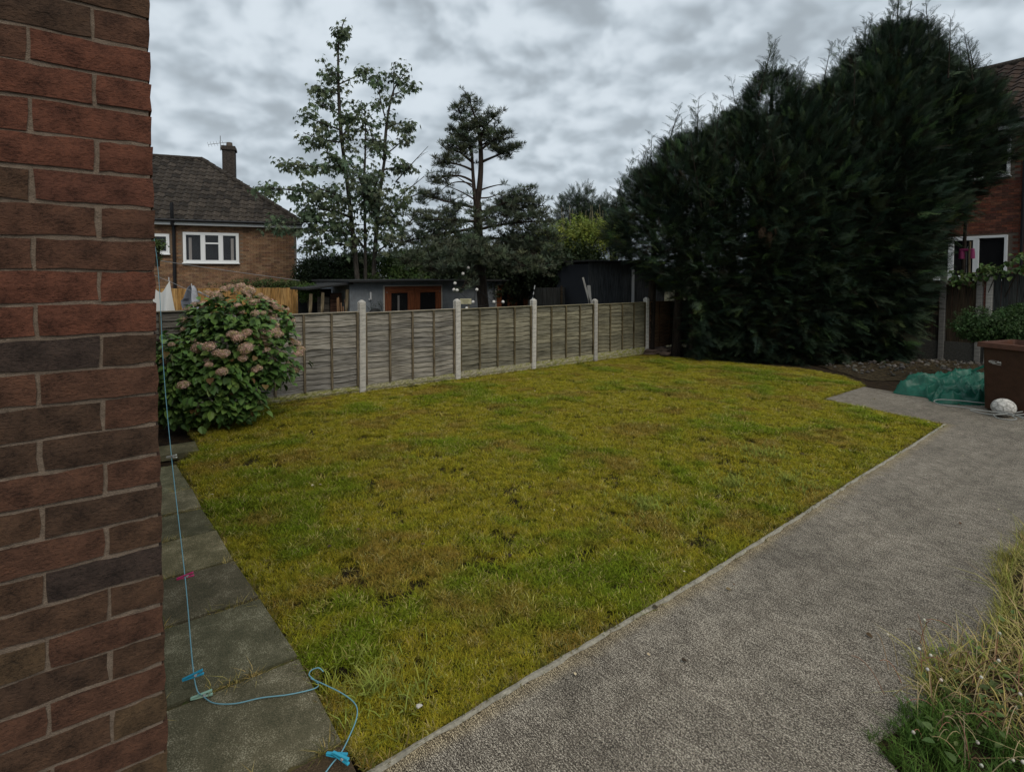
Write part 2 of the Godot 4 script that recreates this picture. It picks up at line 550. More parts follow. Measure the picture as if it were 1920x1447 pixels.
func build_ground() -> void:
	var m := MB.new()
	m.quad(V(-400, -1.0, 60), V(400, -1.0, 60), V(400, -1.0, -500), V(-400, -1.0, -500), UP, V2(0, 0), V2(400, 0), V2(400, 280), V2(0, 280))
	tag(put("ground", m, mat("far ground", lin(0.10, 0.11, 0.05), 1.0, "soil")), "dark rough ground beyond the garden fences", "", "", "structure")
	# the raised plot of the garden itself
	var soil := mat("soil", lin(0.07, 0.052, 0.035), 1.0, "soil", "grainh", Vector3(1.4, 1.4, 1.4), 1.2)
	var plot := slab_mesh(pv([V2(-9, 8), V2(-8.2, -5.0), V2(-4.72, -7.40), V2(4.3, -14.55), V2(8.2, -16.9), V2(20, -1.0), V2(20, 8)]), -0.06, 1.0)
	tag(put("garden_soil", plot, soil), "bare dark soil under the hedge and round the lawn", "", "", "structure")
	# concrete path
	path_poly = pv([V2(-1.84, -0.94), V2(-0.54,-1.974), V2(0.1,-2.486), V2(1.11,-3.265), V2(2.265,-4.213), V2(3.151,-4.957), V2(4.34,-5.916), V2(5.544,-6.916), V2(5.239,-7.569), V2(4.851,-8.393), V2(6.105,-9.37), V2(6.425,-8.792), V2(7.2, -8.6), V2(11, -8.0), V2(11, -4.6), V2(6, -4.5), V2(3.653,-3.815), V2(3.173,-3.452), V2(2.716,-2.944), V2(2.424,-2.68), V2(1.958,-2.511), V2(1.787,-2.27), V2(1.45,-2.108), V2(1.45, -1.9), V2(1.3, -1.0), V2(1.3, 1.2), V2(-1.84, 1.2)])
	var conc := mat("concrete", lin(0.78, 0.75, 0.695), 0.95, "path", "pathh", Vector3(1.25, 1.0, 1), 0.14)
	var run := pv([V2(-1.84, -0.94), V2(-0.54,-1.974), V2(0.1,-2.486), V2(1.11,-3.265), V2(2.265,-4.213), V2(3.151,-4.957), V2(4.34,-5.916), V2(5.544,-6.916)])
	var p := put("concrete_path", stained_path(path_poly, run), conc)
	tag(p, "grey brushed concrete garden path running beside the lawn", "", "", "structure")
	var lip := MB.new()
	var ln := noise(5.0, 3, 33)
	for i in run.size() - 1:
		var n := int(run[i].distance_to(run[i + 1]) / 0.05)
		for k in n:
			var row := []
			for t in [float(k) / n, float(k + 1) / n]:
				var q := run[i].lerp(run[i + 1], t)
				var d := (run[i + 1] - run[i]).normalized()
				var sd := V2(-d.y, d.x)
				var w := 0.030 + 0.016 * ln.get_noise_2dv(q)
				var o := 0.006 * ln.get_noise_2dv(q * 2.0 + V2(9, 0))
				row.append_array([onto(q + sd * (o - 0.004), -0.03), onto(q + sd * o, 0.004), onto(q + sd * (o + w * 0.5), 0.0075), onto(q + sd * (o + w), 0.002)])
			lip.col = grey(clampf(0.85 + 0.3 * ln.get_noise_1d(i * 40.0 + k * 0.3), 0.5, 1.0))
			for j in 3: lip.quad(row[j], row[j + 4], row[j + 5], row[j + 1], UP + V(-0.3, 0, -0.2), V2(k * 0.05, j * 0.02), V2(k * 0.05 + 0.05, j * 0.02), V2(k * 0.05 + 0.05, j * 0.02 + 0.02), V2(k * 0.05, j * 0.02 + 0.02))
	put("trowelled_edge", lip, mat("smooth concrete", lin(0.62, 0.57, 0.45), 0.95, "grain", "grainh", Vector3(3, 3, 1), 0.3), p)
	# slabs beside the house wall
	slab_edge = [V2(-0.37, -1.67), V2(-0.675,-2.093), V2(-1.044,-2.583), V2(-1.462,-3.073), V2(-1.824,-3.492), V2(-2.179,-3.931), V2(-2.509,-4.323), V2(-2.824,-4.726), V2(-3.368,-5.379)]
	var sp := Node3D.new()
	sp.name = "paving"
	add_child(sp)
	tag(sp, "row of square grey paving slabs beside the house wall", "", "", "structure")
	var corner := Vector2(-0.866, -1.319)
	var back := Vector2(ALONG.x, ALONG.z)
	for i in slab_edge.size():
		var a: Vector2 = slab_edge[i]
		var b: Vector2 = slab_edge[i + 1] if i + 1 < slab_edge.size() else V2(-3.628,-6.154)
		var wide := 0.615
		if i == slab_edge.size() - 1: a = V2(-3.384,-5.804); wide = 0.86
		var gap := (b - a).normalized() * 0.012
		var poly := pv([a + gap, b - gap, b - gap - back * (wide + rr(-0.01, 0.01)), a + gap - back * wide])
		var sm := slab_mesh(poly, rr(0.0, 0.02), 0.06)
		sm.uvo = Vector2(i * 0.37, i * 0.71)
		for k in sm.u.size(): sm.u[k] += Vector2(i * 0.37, i * 0.61)
		var c := lin(0.315, 0.30, 0.235) if i else lin(0.28, 0.19, 0.145)
		var sh := mat("slab%d" % i, tint(c, 0.13, 0.03), 0.95, "slab", "grainh", Vector3(0.9, 0.9, 1), 0.25)
		put("paving_slab", sm, sh, sp)

# ------------------------------------------------------------------ brick corner of the house
func brick_mesh(w: float, h: float, d: float) -> ArrayMesh:
	var m := MB.new()
	m.uvo = Vector2(R.randf(), R.randf()) * 3.0
	# front face broken into a grid so that it is not dead flat, with worn edges
	var nx := 5; var ny := 2
	var g := []
	for j in ny + 1:
		var row := []
		for i in nx + 1:
			var ed := i == 0 or i == nx or j == 0 or j == ny
			row.push_back(Vector3(-w / 2 + w * i / nx + (rr(-0.0022, 0.0022) if ed else 0.0), -h / 2 + h * j / ny + (rr(-0.0025, 0.0025) if ed else 0.0), d / 2 + (-0.0022 + rr(-0.001, 0.0006) if ed else rr(-0.0012, 0.0012))))
		g.push_back(row)
	for j in ny:
		for i in nx:
			m.quad(g[j][i], g[j][i + 1], g[j + 1][i + 1], g[j + 1][i], Vector3(0, 0, 1), m.flatuv(g[j][i], 2), m.flatuv(g[j][i + 1], 2), m.flatuv(g[j + 1][i + 1], 2), m.flatuv(g[j + 1][i], 2))
	var z := Vector3(0, 0, 1)
	for i in nx:
		for j in [0, ny]:
			var a: Vector3 = g[j][i]; var b: Vector3 = g[j][i + 1]
			m.quad(a, b, Vector3(b.x, b.y, -d / 2), Vector3(a.x, a.y, -d / 2), Vector3(0, j - 1, 0), V2(a.x, a.z), V2(b.x, b.z), V2(b.x, -d / 2), V2(a.x, -d / 2))
	for j in ny:
		for i in [0, nx]:
			var a: Vector3 = g[j][i]; var b: Vector3 = g[j + 1][i]
			m.quad(a, b, Vector3(b.x, b.y, -d / 2), Vector3(a.x, a.y, -d / 2), Vector3(i - 1, 0, 0), V2(a.z, a.y), V2(b.z, b.y), V2(-d / 2, b.y), V2(-d / 2, a.y))
	return m.commit()

func build_brick_wall() -> void:
	var w := thing("brick_wall", "corner of a weathered red and brown brick house wall at the left", "brick wall", V(-0.866, 0, -1.319), ALONG)
	var long := []; var short := []; var cornerb := []
	for i in 10: long.push_back(brick_mesh(0.2165 + rr(-0.002, 0.002), 0.0656, 0.1))
	for i in 6: short.push_back(brick_mesh(0.1038, 0.0656, 0.1))
	var tones := [lin(0.158, 0.060, 0.036), lin(0.138, 0.055, 0.035), lin(0.120, 0.057, 0.035), lin(0.104, 0.057, 0.034), lin(0.085, 0.049, 0.031), lin(0.064, 0.043, 0.034), lin(0.114, 0.071, 0.038)]
	var bm := []
	for i in tones.size(): bm.push_back(mat("house brick %d" % i, tones[i], 0.92, "brick", "brickh", Vector3(3.0, 3.0, 1), 0.24))
	var odds_red := [0, 0, 1, 1, 2, 2, 3, 0]
	var odds_dark := [3, 4, 3, 2, 4, 5, 2]
	var odds_low := [3, 3, 6, 6, 4, 2, 4, 3]
	var y0 := V2(0.002,2.397).y
	var k0 := int(round((y0 + 0.2) / 0.075))
	var core := MB.new()
	var top := 5.2
	core.bx(V(-0.9, top / 2 - 0.2, -3.05), V(1.790, top, 6.0 + 0.090), 0.0)
	put("mortar", core, mat("mortar", lin(0.31, 0.235, 0.175), 1.0, "grain", "grainh", Vector3(4, 4, 4), 0.5, true), w)
	for k in 37:
		var y := y0 - k0 * 0.075 + (k + 0.5) * 0.075
		var heads := (k - k0) % 2 == 0
		var x := 0.0
		var n := 0
		while x > -1.7 and n < 8:
			var bw := 0.102 if heads and n == 0 else 0.215
			var odds: Array = odds_red if y > 1.7 and y < 2.4 else odds_dark if y > 1.1 or y >= 2.35 else odds_low
			var which: int = odds[R.randi() % odds.size()]
			var me: ArrayMesh = short[R.randi() % 6] if bw < 0.2 else long[R.randi() % 10]
			var tilt := Basis(UP, rr(-0.012, 0.012)) * Basis(Vector3(0, 0, 1), rr(-0.006, 0.006))
			place("brick", me, bm[which], w, Transform3D(tilt, V(x - bw / 2 + rr(-0.001, 0.001), y + rr(-0.0015, 0.0015), -0.05 + rr(-0.001, 0.0025))))
			x -= bw + 0.0105
			n += 1
	# the rest of the wall, above and along the path
	var rest := MB.new()
	var pal := [Color(0.22, 0.08, 0.055), Color(0.15, 0.08, 0.055), Color(0.11, 0.075, 0.06), Color(0.17, 0.07, 0.05)]
	for k in 69:
		var y := y0 - k0 * 0.075 + (k + 0.5) * 0.075
		if k >= 37:
			var x := 0.0 if k % 2 else -0.112
			while x > -1.65:
				rest.col = pal[R.randi() % 4]
				rest.bx(V(x - 0.107, y, -0.05), V(0.214, 0.064, 0.1))
				x -= 0.225
		var z := -0.112 if (k - k0) % 2 else -0.225
		while z > -5.9:
			rest.col = pal[R.randi() % 4]
			rest.bx(V(-0.05, y, z - 0.107), V(0.1, 0.064, 0.214))
			z -= 0.225
	tag(put("upper_and_side_bricks", rest, mat("plain brick", Color(1, 1, 1), 0.92, "brick", "brickh", Vector3(3.0, 3.0, 1), 0.24), w), "", "", "", "stuff")

# ------------------------------------------------------------------ low panel fence
func slat_mesh(len: float) -> ArrayMesh:
	var m := MB.new()
	m.uvo = Vector2(R.randf() * 5, R.randf() * 5)
	var n := 14
	var ph := rr(0, TAU)
	for i in n:
		var x0 := -len / 2 + len * i / n; var x1 := -len / 2 + len * (i + 1) / n
		var f := func(x: float) -> float: return -0.064 + 0.010 * sin(x * 5.0 + ph) + 0.006 * sin(x * 13.0 + ph * 2.0)
		var b := func(x: float) -> float: return 0.013 + 0.006 * sin(x * 4.0 + ph * 3.0)
		var a0 := Vector3(x0, 0.066, 0.0); var a1 := Vector3(x1, 0.066, 0.0)
		var c0 := Vector3(x0, f.call(x0), b.call(x0)); var c1 := Vector3(x1, f.call(x1), b.call(x1))
		m.quad(a0, a1, c1, c0, Vector3(0, 0, 1), V2(x0, 0.066), V2(x1, 0.066), V2(x1, c1.y), V2(x0, c0.y))
		m.quad(c0, c1, Vector3(x1, c1.y + 0.003, -0.004), Vector3(x0, c0.y + 0.003, -0.004), Vector3(0, -1, 0.2), V2(x0, 0), V2(x1, 0), V2(x1, 0.01), V2(x0, 0.01))
		m.quad(a0 + Vector3(0, 0, -0.006), a1 + Vector3(0, 0, -0.006), Vector3(x1, c1.y + 0.003, -0.004), Vector3(x0, c0.y + 0.003, -0.004), Vector3(0, 0, -1), V2(x0, 0), V2(x1, 0), V2(x1, 0.13), V2(x0, 0.13))
	return m.commit()

func piece(called: String, parent: Node3D, at: Vector3, dir: Vector3, label := "") -> Node3D:
	var o := Node3D.new()
	o.name = called
	parent.add_child(o, true)
	o.transform = shift(parent) * Transform3D(Basis(dir, UP, dir.cross(UP)), at)
	if label: o.set_meta("label", label)
	return o

func fence_panel(fence: Node3D, dir: Vector3, at: Vector3, wide: float, bottom: float, top: float, tone: Color, label: String, mids: int) -> Node3D:
	var p := piece("fence_panel", fence, at, dir, label)
	var meshes := []
	for i in 5: meshes.push_back(slat_mesh(wide - 0.04))
	var wm := []
	for i in 4:
		var c := Color(tone.r * (0.76 + 0.12 * i), tone.g * (0.77 + 0.115 * i), tone.b * (0.80 + 0.10 * i))
		wm.push_back(mat("panel wood %s %d" % [str(tone), i], lin(c.r, c.g, c.b), 0.9, "wood", "woodh", Vector3(1.2, 5, 1), 0.35))
	var n := int(round((top - bottom) / 0.096))
	var step := (top - 0.03 - bottom - 0.02) / n
	for i in n:
		place("slat", meshes[R.randi() % 5], wm[R.randi() % 4], p, Transform3D(Basis(Vector3(1, 0, 0), -0.03).scaled(Vector3(1, step * 1.25 / 0.13, 1)), V(wide / 2, bottom + 0.02 + (i + 0.5) * step, rr(-0.001, 0.002))))
	var bat := mat("batten wood %s" % str(tone), lin(tone.r * 0.58, tone.g * 0.50, tone.b * 0.38), 0.9, "wood", "woodh", Vector3(1.2, 5, 1), 0.3)
	for i in mids + 2:
		var x := 0.035 + (wide - 0.07) * i / (mids + 1)
		var b := MB.new()
		b.swap = true
		b.uvo = Vector2(R.randf(), R.randf())
		b.bx(V(0, 0, 0), V(0.036, top - bottom - 0.02, 0.022), 0.002)
		put("batten", b, bat, p, Transform3D(Basis(Vector3(0, 0, 1), rr(-0.004, 0.004)), V(x, (top + bottom) / 2 - 0.01, 0.03)))
		if i == 0 or i == mids + 1:
			put("batten", b, bat, p, Transform3D(Basis(), V(x, (top + bottom) / 2 - 0.01, -0.024)))
	var c := MB.new()
	c.bx(V(wide / 2, top - 0.008, 0.008), V(wide - 0.01, 0.016, 0.06), 0.003)
	put("capping", c, mat("cap %s" % str(tone), lin(tone.r * 1.25, tone.g * 1.2, tone.b * 1.1), 0.9, "wood", "woodh", Vector3(1, 4, 1), 0.3), p)
	return p

func fence_post(fence: Node3D, at: Vector3, top: float, label: String, bright: float, dir: Vector3) -> void:
	var p := piece("fence_post", fence, at, dir, label)
	p.rotate_object_local(Vector3(0, 0, 1), rr(-0.012, 0.006))
	var m := MB.new()
	var h := top - 0.035
	# slotted concrete post: two cheeks each side of the groove, joined by a web
	m.swap = true
	m.bx(V(0, h / 2 - 0.15, 0.034), V(0.108, h + 0.3, 0.044), 0.008)
	m.bx(V(0, h / 2 - 0.15, -0.034), V(0.108, h + 0.3, 0.044), 0.008)
	m.bx(V(0, h / 2 - 0.15, 0), V(0.05, h + 0.29, 0.03), 0.0)
	put("shaft", m, mat("post concrete %.2f" % bright, lin(0.72 * bright, 0.68 * bright, 0.61 * bright), 0.95, "grain", "grainh", Vector3(2.5, 0.8, 1), 0.4), p)
	var t := MB.new()
	var b := 0.05; var z := 0.054
	t.quad(V(-b, h - 0.002, z), V(b, h - 0.002, z), V(b * 0.3, h + 0.035, z * 0.3), V(-b * 0.3, h + 0.035, z * 0.3), V(0, 0.5, 1))
	t.quad(V(-b, h - 0.002, -z), V(b, h - 0.002, -z), V(b * 0.3, h + 0.035, -z * 0.3), V(-b * 0.3, h + 0.035, -z * 0.3), V(0, 0.5, -1))
	t.quad(V(b, h - 0.002, -z), V(b, h - 0.002, z), V(b * 0.3, h + 0.035, z * 0.3), V(b * 0.3, h + 0.035, -z * 0.3), V(1, 0.5, 0))
	t.quad(V(-b, h - 0.002, -z), V(-b, h - 0.002, z), V(-b * 0.3, h + 0.035, z * 0.3), V(-b * 0.3, h + 0.035, -z * 0.3), V(-1, 0.5, 0))
	t.quad(V(-b * 0.3, h + 0.035, z * 0.3), V(b * 0.3, h + 0.035, z * 0.3), V(b * 0.3, h + 0.035, -z * 0.3), V(-b * 0.3, h + 0.035, -z * 0.3), UP)
	put("weathered_top", t, mat("post concrete %.2f" % bright, grey(1)), p)

func gravel_board(fence: Node3D, at: Vector3, dir: Vector3, wide: float, bottom: float, top: float, label: String, moss: float) -> void:
	var g := piece("gravel_board", fence, at, dir, label)
	var nz := noise(9.0, 3, 40 + int(at.x * 10))
	var nx := 64; var ny := 6
	var h := top - bottom
	var m := MB.new()
	var joint := func(x: float, y: float) -> float:
		var e := minf(fposmod(x + 0.13, 0.37), 0.37 - fposmod(x + 0.13, 0.37))
		var v := minf(h - 0.012 - y, y - h * 0.36) if y > h * 0.36 else h * 0.36 - y
		return clampf(minf(e, absf(v)) / 0.014, 0.0, 1.0)
	var pt := func(i: int, j: int) -> Vector3:
		var x := wide * i / nx; var y := h * j / ny
		return V(x, bottom + y, 0.006 + joint.call(x, y) * (0.013 + 0.012 * nz.get_noise_2d(x * 2.0, y * 3.0)))
	for i in nx:
		for j in ny:
			m.col = Color(1, 1, 1).lerp(Color(0.66, 0.72, 0.26), clampf(moss + 0.9 * nz.get_noise_2d(i * 0.02, j * 0.05), 0.0, 1.0))
			var a: Vector3 = pt.call(i, j); var b: Vector3 = pt.call(i + 1, j); var d: Vector3 = pt.call(i + 1, j + 1); var e: Vector3 = pt.call(i, j + 1)
			m.quad(a, b, d, e, V(0, 0, 1), V2(a.x, a.y), V2(b.x, b.y), V2(d.x, d.y), V2(e.x, e.y))
	put("rock_face", m, mat("rock face", lin(0.62, 0.56, 0.40), 0.95, "grain", "grainh", Vector3(2.5, 2.5, 1), 0.5), g)
	var c := MB.new()
	c.bx(V(wide / 2, (bottom + top) / 2 - 0.05, -0.012), V(wide, h + 0.1, 0.034), 0.003)
	put("core", c, mat("rock face", grey(1)), g)

func build_fence() -> void:
	var dir := V(0.1632, 0, -0.129).normalized()
	var o := V(-2.517, 0, -9.04)
	var step := 1.882
	var fence := thing("garden_fence", "low grey panel fence with concrete posts along the far side of the lawn", "fence", o, dir)
	var tops := [1.385, 1.27, 1.245, 1.235, 1.215, 1.20, 1.2]
	var bots := [0.08, 0.03, 0.03, 0.05, 0.05, 0.07, 0.02]
	var names := ["grey waney lap panel at the far left, mostly behind the hydrangea and house corner", "silver grey waney lap panel between the hydrangea and the first bare concrete post", "silver grey waney lap panel below the brown double doors", "greenish waney lap panel below the pine trunk", "narrow looking green-grey panel right of the white sign", "green-grey waney lap panel nearest the dark conifer hedge", "red-brown panel in the shade at the hedge's left edge"]
	var tones := [Color(0.38, 0.365, 0.345), Color(0.40, 0.387, 0.37), Color(0.40, 0.384, 0.36), Color(0.325, 0.312, 0.25), Color(0.31, 0.298, 0.23), Color(0.295, 0.282, 0.21), Color(0.20, 0.12, 0.07)]
	for i in 7:
		var at: Vector3 = o + dir * step * (i - 2) + dir * 0.04
		fence_panel(fence, dir, at, step - 0.08, bots[i], tops[i], tones[i], names[i], 3)
		if i < 6: gravel_board(fence, at - dir * 0.01, dir, step - 0.06, gy(at.z) - 0.06, bots[i], ["mossy rock-faced gravel board at the far left behind the hydrangea", "mossy green rock-faced gravel board at the hydrangea's right", "pale rock-faced gravel board below the brown doors", "orange-tinged rock-faced gravel board below the pine", "mossy gravel board in the fourth bay from the hydrangea", "mossy gravel board in the last bay before the hedge"][i], [0.6, 0.65, 0.35, 0.2, 0.5, 0.55][i])
	var pn := ["concrete fence post hidden among the hydrangea leaves", "tall pale concrete post right of the hydrangea, nearest of the fence posts", "pale grey concrete post beside the small white sign", "concrete post with a thin pole behind it, middle of the fence", "mossy concrete post fourth from the hydrangea", "white-looking concrete post at the dark hedge's left edge", "concrete post in the shade behind the hedge"]
	var pt := [1.50, 1.475, 1.445, 1.40, 1.345, 1.335, 1.3]
	for i in 7:
		var at: Vector3 = o + dir * step * (i - 1)
		at.y = gy(at.z) - 0.06
		fence_post(fence, at, pt[i] - at.y - 0.02, pn[i], [0.9, 1.0, 1.12, 1.1, 0.8, 1.2, 0.6][i], dir)

# ------------------------------------------------------------------ houses
func far_bricks(parent: Node3D, x0: float, x1: float, y0: float, y1: float, holes: Array, pal: Array, mortar: Color, deep: float) -> void:
	var core := MB.new()
	core.bx(V((x0 + x1) / 2, (y0 + y1) / 2, -deep / 2 - 0.012), V(x1 - x0 - 0.02, y1 - y0, deep), 0.0)
	put("wall_core", core, mat("mortar %s" % str(mortar), lin(mortar.r, mortar.g, mortar.b), 1.0, "grain", "grainh", Vector3(3, 3, 3), 0.2, true), parent)
	var b := MB.new()
	var y := y0
	var k := 0
	while y < y1 - 0.03:
		var x := x0 - (0.1125 if k % 2 else 0.0)
		while x < x1:
			var a := maxf(x, x0); var e := minf(x + 0.214, x1)
			var skip := e - a < 0.03
			for h in holes:
				if a < h[1] and e > h[0] and y < h[3] and y + 0.065 > h[2]: skip = true
			if not skip:
				var c: Color = pal[R.randi() % pal.size()]
				b.col = tint(c, 0.12, 0.06)
				b.bx(V((a + e) / 2, y + 0.0325, -0.01), V(e - a, 0.065, 0.02 + rr(0, 0.004)))
			x += 0.225
		y += 0.075
		k += 1
	var o := put("brickwork", b, mat("far brick", grey(1), 0.95, "brick", "", Vector3(2, 2, 1)), parent)
	tag(o, "", "", "", "stuff")

func window(parent: Node3D, x0: float, x1: float, y0: float, y1: float, splits: Array, bars: Array, z := 0.0) -> MeshInstance3D:
	var white := mat("white frame", lin(0.78, 0.79, 0.79), 0.4)
	var f := MB.new()
	var t := 0.065
	var zz := z + 0.02
	f.bx(V((x0 + x1) / 2, y1 - t / 2, zz), V(x1 - x0, t, 0.07), 0.006)
	f.bx(V((x0 + x1) / 2, y0 + t / 2, zz), V(x1 - x0, t, 0.07), 0.006)
	for x in [x0 + t / 2, x1 - t / 2]: f.bx(V(x, (y0 + y1) / 2, zz), V(t, y1 - y0 - 2 * t, 0.068), 0.006)
	for x in splits: f.bx(V(x, (y0 + y1) / 2, zz), V(0.085, y1 - y0 - 2 * t, 0.066), 0.006)
	var w := put("window", f, white, parent)
	var s := MB.new()
	s.bx(V((x0 + x1) / 2, y0 - 0.02, z + 0.05), V(x1 - x0 + 0.06, 0.04, 0.13), 0.006)
	put("sill", s, white, w)
	var xs := [x0 + t]
	for x in splits: xs.append_array([x - 0.042, x + 0.042])
	xs.push_back(x1 - t)
	var room := MB.new()
	room.bx(V((x0 + x1) / 2, (y0 + y1) / 2, z - 0.009), V(x1 - x0 - 0.02, y1 - y0 - 0.02, 0.012))
	put("room", room, mat("dark room", lin(0.010, 0.010, 0.011), 0.9), w)
	for i in range(0, xs.size(), 2):
		var g := MB.new()
		g.bx(V((xs[i] + xs[i + 1]) / 2, (y0 + y1) / 2, z + 0.012), V(xs[i + 1] - xs[i] + 0.02, y1 - y0 - 1.6 * t, 0.006))
		put("pane", g, glass(), w)
		var sash = bars[i / 2]
		if sash != null:
			var q := MB.new()
			var st := 0.04
			for yb in sash: q.bx(V((xs[i] + xs[i + 1]) / 2, yb, z + 0.035), V(xs[i + 1] - xs[i], 0.06, 0.05), 0.005)
			q.bx(V((xs[i] + xs[i + 1]) / 2, y0 + t + st / 2, z + 0.032), V(xs[i + 1] - xs[i], st, 0.056), 0.004)
			q.bx(V((xs[i] + xs[i + 1]) / 2, y1 - t - st / 2, z + 0.032), V(xs[i + 1] - xs[i], st, 0.056), 0.004)
			for x in [xs[i] + st / 2, xs[i + 1] - st / 2]: q.bx(V(x, (y0 + y1) / 2, z + 0.032), V(st, y1 - y0 - 2 * t - 2 * st, 0.054), 0.004)
			put("sash", q, white, w)
	return w

func glass() -> StandardMaterial3D:
	var m := mat("glass", Color(0.1, 0.11, 0.12, 0.08), 0.03)
	m.transparency = BaseMaterial3D.TRANSPARENCY_ALPHA
	m.metallic_specular = 0.32
	m.vertex_color_use_as_albedo = false
	return m

func tile_mesh(w: float, l: float) -> ArrayMesh:      # a wavy concrete tile; x across, y up the slope, z out
	var m := MB.new()
	var n := 8
	var f := func(t: float) -> float: return 0.028 + 0.028 * sin(t * TAU - 0.6) if t < 1.0 else 0.028 + 0.028 * sin(-0.6)
	for i in n:
		var t0 := float(i) / n; var t1 := float(i + 1) / n
		var a := V(t0 * w, 0, f.call(t0) + 0.03); var b := V(t1 * w, 0, f.call(t1) + 0.03)
		var d := V(t1 * w, l, f.call(t1)); var e := V(t0 * w, l, f.call(t0))
		m.quad(a, b, d, e, V(0, 0, 1), V2(a.x, 0), V2(b.x, 0), V2(b.x, l), V2(a.x, l))
		m.quad(a, b, b - V(0, 0, 0.03), a - V(0, 0, 0.03), V(0, -1, 0), V2(a.x, 0), V2(b.x, 0), V2(b.x, 0.03), V2(a.x, 0.03))
	return m.commit()

func tiles(parent: Node3D, at: Vector3, pitch: float, wide: float, rise: float, tw: float, gauge: float, tone: Color, inside: Callable) -> void:
	# at = the eaves' left end; the slope climbs away from +z
	var s := sin(pitch); var c := cos(pitch)
	var slope := Basis(V(1, 0, 0), V(0, s, -c), V(0, c, s))
	var me := tile_mesh(tw, gauge * 1.22)
	var ms := []
	for i in 4: ms.push_back(mat("tile %s %d" % [str(tone), i], lin(tone.r * (0.55 + 0.3 * i), tone.g * (0.55 + 0.3 * i), tone.b * (0.55 + 0.3 * i)), 0.9, "tile", "grainh", Vector3(1.6, 1.6, 1), 0.3))
	for j in int(rise / gauge) + 1:
		for i in int(wide / tw):
			var q := V2((i + 0.5) * tw, (j + 0.5) * gauge)
			if q.y > rise or not inside.call(q): continue
			var k: int = [0, 1, 1, 2, 2, 3][R.randi() % 6]
			place("roof_tile", me, ms[k], parent, Transform3D(slope * Basis(V(0, 0, 1), rr(-0.012, 0.012)), at + slope * V(i * tw, j * gauge - 0.04, 0.01 + rr(0, 0.004))))

